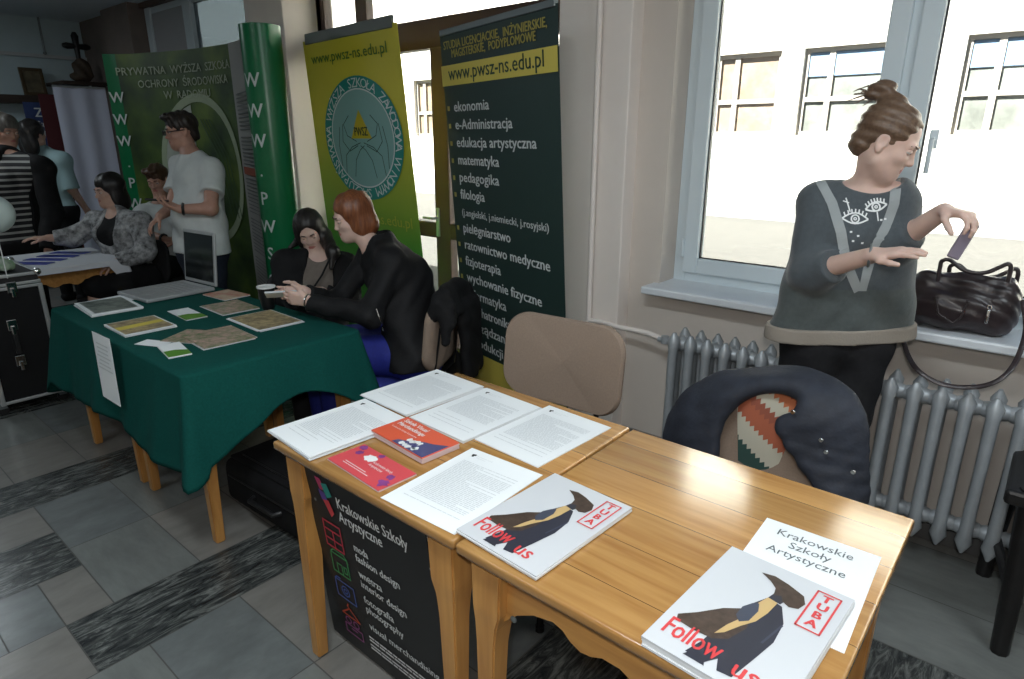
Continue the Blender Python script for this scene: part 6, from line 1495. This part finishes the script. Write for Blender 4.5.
# ------------------------------------------------------------------ the standing person in the white T-shirt
M['white_tee'] = mat('white_cotton', (.62, .66, .66), .85, spec=.2, var=.05, scale=20, bump=.15, bscale=120)
def shirt_person():
    P_ = plane_at(181, 131, 2.12)
    h = P_(181, 131, 2.12); c, r = dirs(h); left = -r
    f = (left*.82+c*.50).normalized(); l = V(-f.y, f.x, 0)
    S_ = 1.06; face = (left*.95+c*.16-V(0, 0, .16)).normalized(); H = head_frame(h, face)
    neck = P_(192, 155, 2.12); ch = P_(198, 182, 2.12); pel = P_(202, 252, 2.14)
    shL, shR = P_(212, 170, 2.02), P_(182, 166, 2.26)
    J = dict(f=f, l=l, neck=neck, chest=ch, pelvis=pel, shL=shL, shR=shR)
    elL, wrL = P_(211, 209, 1.93), P_(180, 209, 1.86); elR, wrR = P_(172, 208, 2.20), P_(160, 216, 2.02)
    hL, hR = pel+l*.09, pel-l*.09; kL, kR = V(hL.x, hL.y, .50), V(hR.x+.02, hR.y, .50); aL, aR = V(kL.x, kL.y, .09), V(kR.x, kR.y, .09)
    handL = hand(wrL, (P_(163, 202, 1.84)-wrL).normalized(), V(0, 0, 1)+c*.3, c, 1.0, (.3, .4, .3), .06, .6); handR = hand(wrR, (P_(152, 224, 1.98)-wrR).normalized(), -V(0, 0, 1)+c*.3, c, 1.0, (.3, .4, .3), .06, .6)
    body = torso(J, 1.05, False, 1.1)+arm(shL, elL, wrL, 1.1)+arm(shR, elR, wrR, 1.1)+leg(hL, kL, aL, 1.05)+leg(hR, kR, aR, 1.05)+handL+handR+[cone(neck-V(0, 0, .03), h-V(0, 0, .05)-face*.01, .058, .058, .03)]+head(H, S_, 1.1, .97)
    t = thing('person', 'standing person in glasses and white T-shirt in front of the grass picture wall', 'person', (pel.x, pel.y, .0012))
    o = blob('body', body, .006, M['skin_red'], t); lips(o, H, M['lip'], S_); eyes(H, t, S_, M['hair_dark'])
    E = lambda c_, r_, k=.02, op='u': ell(H @ (Vector(c_)*S_), [q*S_ for q in r_], H, k, op)
    blob('hair', [E((0, -.020, .044), (.081, .100, .086)), E((0, -.070, -.03), (.062, .04, .05), .03), E((0, .055, .100), (.055, .045, .025), .02), E((0, .125, -.022), (.10, .070, .085), .012, 's'), E((.09, .03, -.05), (.035, .04, .05), .01, 's'), E((-.09, .03, -.05), (.035, .04, .05), .01, 's'), fold(.003, (1, 1, .5), 110)], .005, M['hair_dark'], t)
    g = MB()
    W_ = lambda *p: H @ (Vector(p)*S_)
    for sg in (1, -1):
        g.tube([W_(sg*.033+.024*math.cos(i*.449), .106-.012*abs(sg*.033+.024*math.cos(i*.449))*6*.3, .004+.015*math.sin(i*.449)) for i in range(15)], .0028*S_, 6); g.tube([W_(sg*.057, .094, .008), W_(sg*.079, .04, .008), W_(sg*.081, -.01, .006)], .0032*S_, 6)
    g.tube([W_(-.010, .104, .008), W_(.010, .104, .008)], .0025, 6)
    g.build('glasses', M['black_plastic'], t, True, 50)
    cu1 = shL+(elL-shL)*.62; cu2 = shR+(elR-shR)*.62
    tee = torso(J, 1.05, False, 1.1)+[cone(shL, cu1, .066, .070, .03, cut=True), cone(shR, cu2, .066, .068, .03, cut=True), cone(ch+l*.05, pel+l*.10, .12, .135, .06, f, .9), cone(ch-l*.05, pel-l*.10, .12, .13, .06, f, .9), ell((ch+pel)/2+f*.06, (.12, .12, .16), None, .06),
        fold(.005, (.5, .5, 1), 24, 1), fold(.003, (1, .3, -.6), 45, 4), half(pel+V(0, 0, .0), (0, 0, -1), near=pel-V(0, 0, .15), rad=.45), ell(neck+V(0, 0, .055)+f*.02, (.075, .075, .05), None, .01, 's')]
    blob('t_shirt', tee, .0065, M['white_tee'], t, .010)
    blob('jeans', [cone(pel-l*.09, pel+l*.09, .12, .12, .05), cone(hL, kL, .105, .075, .04), cone(kL, aL-V(0, 0, .04), .072, .055, .04, cut=True), cone(hR, kR, .105, .075, .04), cone(kR, aR-V(0, 0, .04), .072, .055, .04, cut=True), fold(.003, (.5, .5, 1), 35), half(pel+V(0, 0, .07), (0, 0, 1))], .009, mat('dark_jeans', (.012, .018, .035), .8, var=.2, scale=40), t, .005)
    for a_ in (aL, aR): blob('shoe', [cone(a_-V(0, 0, .045)-f*.03, a_+f*.17-V(0, 0, .06), .045, .036, .02), half((0, 0, .003), (0, 0, -1))], .01, M['black_cloth'], t)
    ax_ = (wrL-elL).normalized(); n1 = ax_.cross(V(0, 0, 1)).normalized(); n2 = ax_.cross(n1); b0 = wrL-ax_*.02
    MB().tube([b0+(n1*math.cos(i*.57)+n2*math.sin(i*.57))*.034 for i in range(12)], .010, 6).build('wristwatch', M['black_plastic'], t, True, 50)
    p = P_(157, 200, 1.83); ph_ = thing('phone', 'dark phone in the raised hand of the person in the white T-shirt', 'phone', p)
    MB().box(-.07, .07, -.035, .035, -.005, .005, .004, frame((0, 0, 0), left+V(0, 0, .12), c)).build('case', M['black_plastic'], ph_)
shirt_person()

# ------------------------------------------------------------------ the seated youth
def youth():
    P_ = plane_at(158, 180, 2.30)
    h = P_(158, 180, 2.30); c, r = dirs(h); left = -r
    f = (c*.75+left*.25).normalized(); l = V(-f.y, f.x, 0); S_ = 1.0
    face = (c*.74+left*.42-V(0, 0, .30)).normalized(); H = head_frame(h, face, V(0, 0, 1)-r*.05)
    neck = P_(161, 205, 2.32); ch = P_(160, 224, 2.32); pel = P_(160, 268, 2.34); pel.z = .56
    shR, shL = P_(143, 215, 2.26), P_(180, 216, 2.30)
    J = dict(f=f, l=l, neck=neck, chest=ch, pelvis=pel, shL=shL, shR=shR)
    elR, wrR = P_(142, 233, 2.08), P_(165, 239, 1.97); elL, wrL = P_(186, 236, 2.18), P_(176, 242, 2.02)
    hL, hR = pel+l*.09, pel-l*.09; kL, kR = pel+l*.1+f*.38, pel-l*.1+f*.38; kL.z = kR.z = .56; aL, aR = V(kL.x, kL.y, .10), V(kR.x, kR.y, .10)
    handR = hand(wrR, r, -V(0, 0, 1), c, .95, (.3, .4, .3), .06, .5); handL = hand(wrL, left, -V(0, 0, 1), c, .95)
    body = torso(J, 1.0, False)+arm(shL, elL, wrL, 1.0)+arm(shR, elR, wrR, 1.0)+leg(hL, kL, aL)+leg(hR, kR, aR)+handL+handR+[cone(neck-V(0, 0, .03), h-V(0, 0, .05)-face*.01, .055, .053, .03)]+head(H, S_, 1.0, 1.0)
    t = thing('person', 'seated youth with brown hair and white shirt looking towards the table', 'person', (pel.x, pel.y, .0012))
    o = blob('body', body, .0065, M['skin_red'], t); lips(o, H, M['lip'], S_); eyes(H, t, S_, M['hair_mid'])
    E = lambda c_, r_, k=.02, op='u': ell(H @ (Vector(c_)*S_), [q*S_ for q in r_], H, k, op)
    blob('hair', [E((0, -.020, .048), (.084, .102, .088)), E((0, -.06, -.02), (.07, .05, .05), .03), E((.01, .055, .102), (.065, .05, .028), .02), E((0, .125, -.022), (.10, .070, .085), .012, 's'), E((.09, .03, -.05), (.035, .04, .05), .01, 's'), E((-.09, .03, -.05), (.035, .04, .05), .01, 's'), fold(.004, (1, 1, .5), 80)], .006, M['hair_mid'], t)
    cu1 = shL+(elL-shL)*.7; cu2 = shR+(elR-shR)*.7
    blob('t_shirt', torso(J, 1.03, False, 1.05)+[cone(shL, cu1, .064, .064, .03, cut=True), cone(shR, cu2, .064, .064, .03, cut=True), fold(.004, (.5, .5, 1), 28, 2), half(pel-V(0, 0, .05), (0, 0, -1), near=pel-V(0, 0, .15), rad=.4), ell(neck+V(0, 0, .055)+f*.02, (.07, .07, .05), None, .01, 's')], .0075, M['white_tee'], t, .010)
    blob('trousers', [cone(pel-l*.09, pel+l*.09, .11, .11, .05), cone(hL, kL, .10, .07, .04), cone(kL, aL, .068, .05, .04), cone(hR, kR, .10, .07, .04), cone(kR, aR, .068, .05, .04), half(pel+V(0, 0, .15), (0, 0, 1))], .011, M['black_cloth'], t, .004)
    for a_ in (aL, aR): blob('shoe', [cone(a_-V(0, 0, .055)-f*.03, a_+f*.16-V(0, 0, .07), .042, .034, .02), half((0, 0, .003), (0, 0, -1))], .01, M['black_cloth'], t)
    ax_ = (wrR-elR).normalized(); n1 = ax_.cross(V(0, 0, 1)).normalized(); n2 = ax_.cross(n1); b0 = wrR-ax_*.015
    MB().tube([b0+(n1*math.cos(i*.57)+n2*math.sin(i*.57))*.032 for i in range(12)], .011, 6).build('wristwatch', M['black_plastic'], t, True, 50)
    ca_ = math.atan2(f.x, -f.y); cc_ = pel+f*.10
    chair('office_chair', 'chair under the seated youth in a white shirt', (cc_.x, cc_.y, .0012), ca_, M['dark_fabric'], .84, .44, .34)
youth()

# ------------------------------------------------------------------ the seated person in the speckled jacket
def speckled():
    P_ = plane_at(109, 191, 1.80)
    h = P_(109, 191, 1.80); c, r = dirs(h); left = -r
    f = (left*.66+c*.70).normalized(); l = V(-f.y, f.x, 0); S_ = 1.0
    face = (left*.88+c*.42-V(0, 0, .12)).normalized(); H = head_frame(h, face)
    neck = P_(117, 214, 1.82); ch = P_(119, 235, 1.82); pel = P_(132, 272, 1.86); pel.z = .57
    shR, shL = P_(97, 222, 1.88), P_(141, 222, 1.74)
    J = dict(f=f, l=l, neck=neck, chest=ch, pelvis=pel, shL=shL, shR=shR)
    elR, wrR = P_(72, 238, 1.80), P_(48, 238, 1.70); elL, wrL = P_(146, 252, 1.68), P_(114, 263, 1.58)
    hL, hR = pel+l*.09, pel-l*.09; kL, kR = pel+l*.10+f*.36+r*.1, pel-l*.06+f*.36+r*.05; kL.z = kR.z = .58; aL, aR = V(kL.x, kL.y, .10), V(kR.x, kR.y, .10)
    handR = hand(wrR, (P_(30, 238, 1.64)-wrR).normalized(), -V(0, 0, 1), c, .95, (.2, .3, .2), .08, .4); handL = hand(wrL, left*.8-V(0, 0, .4), -V(0, 0, 1), c, .9)
    body = torso(J, 1.0)+arm(shL, elL, wrL, .95)+arm(shR, elR, wrR, .95)+leg(hL, kL, aL)+leg(hR, kR, aR)+handL+handR+[cone(neck-V(0, 0, .03), h-V(0, 0, .05)-face*.01, .05, .05, .03)]+head(H, S_, .98, .98)
    t = thing('person', 'seated dark-haired person in a black and white speckled jacket reaching left to the brochures', 'person', (pel.x, pel.y, .0012))
    o = blob('body', body, .0065, M['skin'], t); lips(o, H, M['lip'], S_); eyes(H, t, S_, M['hair_black'])
    E = lambda c_, r_, k=.02, op='u': ell(H @ (Vector(c_)*S_), [q*S_ for q in r_], H, k, op)
    blob('hair', [E((0, -.024, .046), (.094, .108, .092)), E((0, -.07, -.07), (.085, .055, .10), .03), E((.068, -.02, -.04), (.028, .05, .09), .02), E((-.068, -.02, -.04), (.028, .05, .09), .02), E((.0, .128, -.03), (.085, .085, .092), .012, 's'), fold(.004, (1, .6, .3), 80)], .006, M['hair_black'], t)
    M['speckle'] = mat('speckled_jacket', (.010, .010, .012), .7, col2=(.50, .51, .52), scale=19, spec=.3)
    blob('blouse', torso(J, 1.0)+[half(pel, (0, 0, -1)), ell(neck+f*.05+V(0, 0, .04), (.06, .06, .07), None, .01, 's')], .009, M['black_cloth'], t, .004)
    blob('jacket', torso(J, 1.02)+[cone(shL, elL, .062, .056, .03), cone(elL, wrL-(wrL-elL).normalized()*.03, .056, .042, .03, cut=True), cone(shR, elR, .062, .056, .03), cone(elR, wrR-(wrR-elR).normalized()*.03, .056, .042, .03, cut=True), fold(.005, (.6, .4, 1), 28, 3),
         cone(neck+f*.10+V(0, 0, .07), ch+f*.165-V(0, 0, .05), .065, .055, .01, op='s'), half(pel-V(0, 0, .01), (0, 0, -1), near=pel-V(0, 0, .15), rad=.4)], .0075, M['speckle'], t, .013)
    blob('skirt', [cone(pel-l*.09, pel+l*.09, .125, .125, .05), cone(hL, kL, .115, .085, .05), cone(hR, kR, .115, .085, .05), cone((hL+hR)/2, (kL+kR)/2, .11, .08, .05), fold(.004, (1, .4, .6), 30), half(pel+V(0, 0, .16), (0, 0, 1))], .010, M['black_cloth'], t, .006)
    for a_ in (aL, aR): blob('shoe', [cone(a_-V(0, 0, .055)-f*.03, a_+f*.15-V(0, 0, .07), .042, .032, .02), half((0, 0, .003), (0, 0, -1))], .01, M['black_cloth'], t)
    ca_ = math.atan2(f.x, -f.y); cc_ = pel+f*.10
    chair('office_chair', 'chair under the person in the speckled jacket', (cc_.x, cc_.y, .0012), ca_, M['dark_fabric'], .84, .44, .34)
speckled()

# ------------------------------------------------------------------ the person in stripes cut by the left edge
def stripes():
    P_ = plane_at(6, 131, 1.50)
    h = P_(6, 131, 1.50); c, r = dirs(h)
    f = (c*.9+r*.35).normalized(); l = V(-f.y, f.x, 0); S_ = 1.02
    face = (c*.8+r*.45-V(0, 0, .25)).normalized(); H = head_frame(h, face)
    neck = P_(7, 153, 1.51); ch = P_(12, 182, 1.51); pel = P_(16, 246, 1.53)
    shR, shL = P_(-26, 170, 1.53), P_(42, 168, 1.49)
    J = dict(f=f, l=l, neck=neck, chest=ch, pelvis=pel, shL=shL, shR=shR)
    elR, wrR = P_(-34, 222, 1.45), P_(-14, 244, 1.36); elL, wrL = P_(52, 214, 1.49), P_(48, 250, 1.43)
    hL, hR = pel+l*.09, pel-l*.09; kL, kR = V(hL.x, hL.y, .48), V(hR.x, hR.y, .48); aL, aR = V(kL.x, kL.y, .09), V(kR.x, kR.y, .09)
    body = torso(J, 1.08, True, 1.1)+arm(shL, elL, wrL, 1.05)+arm(shR, elR, wrR, 1.05)+leg(hL, kL, aL)+leg(hR, kR, aR)+hand(wrR, r, -V(0, 0, 1), c)+hand(wrL, f-V(0, 0, .7), -f, c)+[cone(neck-V(0, 0, .03), h-V(0, 0, .05)-face*.01, .055, .053, .03)]+head(H, S_, 1.0, 1.0)
    t = thing('person', 'grey-haired person in a striped top and dark cardigan cut by the left edge', 'person', (pel.x, pel.y, .0012))
    o = blob('body', body, .008, M['skin_red'], t); lips(o, H, M['lip'], S_); eyes(H, t, S_, M['hair_grey'])
    E = lambda c_, r_, k=.02, op='u': ell(H @ (Vector(c_)*S_), [q*S_ for q in r_], H, k, op)
    blob('hair', [E((0, -.024, .046), (.092, .106, .09)), E((0, -.07, -.05), (.08, .05, .07), .03), E((.07, -.02, -.03), (.025, .05, .06), .02), E((-.07, -.02, -.03), (.025, .05, .06), .02), E((.0, .128, -.03), (.09, .085, .092), .012, 's'), fold(.005, (1, .6, .3), 90)], .008, M['hair_grey'], t)
    m = mat('black_white_stripes', (.5, .5, .48), .8); nt = m.node_tree; b = nt.nodes['Principled BSDF']; tc = nt.nodes.new('ShaderNodeTexCoord'); sx = nt.nodes.new('ShaderNodeSeparateXYZ'); nt.links.new(tc.outputs['Object'], sx.inputs[0])
    mu = nt.nodes.new('ShaderNodeMath'); mu.operation = 'MULTIPLY'; mu.inputs[1].default_value = 22; nt.links.new(sx.outputs[2], mu.inputs[0]); fr = nt.nodes.new('ShaderNodeMath'); fr.operation = 'FRACT'; nt.links.new(mu.outputs[0], fr.inputs[0]); lt = nt.nodes.new('ShaderNodeMath'); lt.operation = 'LESS_THAN'; lt.inputs[1].default_value = .38; nt.links.new(fr.outputs[0], lt.inputs[0])
    mx = nt.nodes.new('ShaderNodeMix'); mx.data_type = 'RGBA'; mx.inputs[6].default_value = (.012, .012, .014, 1); mx.inputs[7].default_value = (.36, .36, .34, 1); nt.links.new(lt.outputs[0], mx.inputs[0]); nt.links.new(mx.outputs[2], b.inputs['Base Color'])
    blob('striped_top', torso(J, 1.1, True, 1.1)+[half(pel-V(0, 0, .02), (0, 0, -1)), ell(neck+f*.05+V(0, 0, .05), (.07, .07, .06), None, .01, 's')], .009, m, t, .006)
    blob('cardigan', torso(J, 1.12, True, 1.12)+[cone(shL, elL, .07, .062, .03), cone(elL, wrL, .062, .05, .03, cut=True), cone(shR, elR, .07, .062, .03), cone(elR, wrR, .062, .05, .03, cut=True), fold(.006, (.6, .4, 1), 26, 3),
         cone(neck+f*.17+V(0, 0, .1)-l*.03, ch+f*.16-l*.09, .10, .150, .01, op='s'), cone(ch+f*.16-l*.09, pel+f*.18-V(0, 0, .2)-l*.09, .150, .155, .01, op='s'), half(pel-V(0, 0, .12), (0, 0, -1), near=pel-V(0, 0, .25), rad=.5)], .009, M['black_cloth'], t, .016)
    blob('trousers', [cone(pel-l*.09, pel+l*.09, .12, .12, .05), cone(hL, kL, .10, .07, .04), cone(kL, aL-V(0, 0, .04), .068, .05, .04), cone(hR, kR, .10, .07, .04), cone(kR, aR-V(0, 0, .04), .068, .05, .04), half(pel+V(0, 0, .05), (0, 0, 1))], .012, M['black_cloth'], t, .004)
    for a_ in (aL, aR): blob('shoe', [cone(a_-V(0, 0, .045)-f*.03, a_+f*.16-V(0, 0, .06), .044, .035, .02), half((0, 0, .003), (0, 0, -1))], .012, M['black_cloth'], t)
stripes()

# ------------------------------------------------------------------ the distant person in light blue
def distant():
    P_ = plane_at(34, 134, 1.92)
    h = P_(34, 134, 1.92); c, r = dirs(h)
    f = (-c*.6+r*.6).normalized(); l = V(-f.y, f.x, 0); S_ = 1.0; H = head_frame(h, f)
    neck = h-V(0, 0, .16); ch = h-V(0, 0, .36)+r*.06; pel = V(ch.x, ch.y, .92)
    J = dict(f=f, l=l, neck=neck+r*.03, chest=ch, pelvis=pel, shL=ch+l*.17+V(0, 0, .12), shR=ch-l*.17+V(0, 0, .12))
    elL, elR = J['shL']-V(0, 0, .27)+l*.04, J['shR']-V(0, 0, .27)-l*.04; wrL, wrR = elL-V(0, 0, .2)+f*.12, elR-V(0, 0, .2)+f*.12
    hL, hR = pel+l*.09, pel-l*.09; kL, kR = V(hL.x, hL.y, .48), V(hR.x, hR.y, .48); aL, aR = V(kL.x, kL.y, .09), V(kR.x, kR.y, .09)
    body = torso(J, 1.0)+arm(J['shL'], elL, wrL)+arm(J['shR'], elR, wrR)+leg(hL, kL, aL)+leg(hR, kR, aR)+hand(wrL, -V(0, 0, 1)+f*.4, -l, f)+hand(wrR, -V(0, 0, 1)+f*.4, l, f)+[cone(J['neck']-V(0, 0, .03), h-V(0, 0, .05), .05, .05, .03)]+head(H, S_)
    t = thing('person', 'distant person with long dark hair and light blue top before the blue poster', 'person', (pel.x, pel.y, .0012))
    blob('body', body, .009, M['skin'], t); eyes(H, t, S_)
    E = lambda c_, r_, k=.02, op='u': ell(H @ (Vector(c_)*S_), [q*S_ for q in r_], H, k, op)
    blob('hair', [E((0, -.024, .046), (.096, .11, .092)), E((0, -.08, -.09), (.10, .05, .14), .04), E((.0, .128, -.03), (.085, .085, .092), .012, 's'), fold(.005, (1, .6, .3), 80)], .009, M['hair_black'], t)
    blob('top', torso(J, 1.03)+[cone(J['shL'], elL, .06, .055, .03, cut=True), cone(J['shR'], elR, .06, .055, .03, cut=True), fold(.005, (.6, .4, 1), 26, 3), half(pel-V(0, 0, .04), (0, 0, -1), near=pel-V(0, 0, .15), rad=.4)], .010, mat('light_blue_top', (.30, .44, .46), .8), t, .01)
    blob('trousers', [cone(pel-l*.09, pel+l*.09, .115, .115, .05), cone(hL, kL, .10, .07, .04), cone(kL, aL-V(0, 0, .04), .068, .05, .04), cone(hR, kR, .10, .07, .04), cone(kR, aR-V(0, 0, .04), .068, .05, .04), half(pel+V(0, 0, .05), (0, 0, 1))], .013, M['black_cloth'], t, .004)
    for a_ in (aL, aR): blob('shoe', [cone(a_-V(0, 0, .045)-f*.03, a_+f*.16-V(0, 0, .06), .044, .035, .02), half((0, 0, .003), (0, 0, -1))], .013, M['black_cloth'], t)
distant()
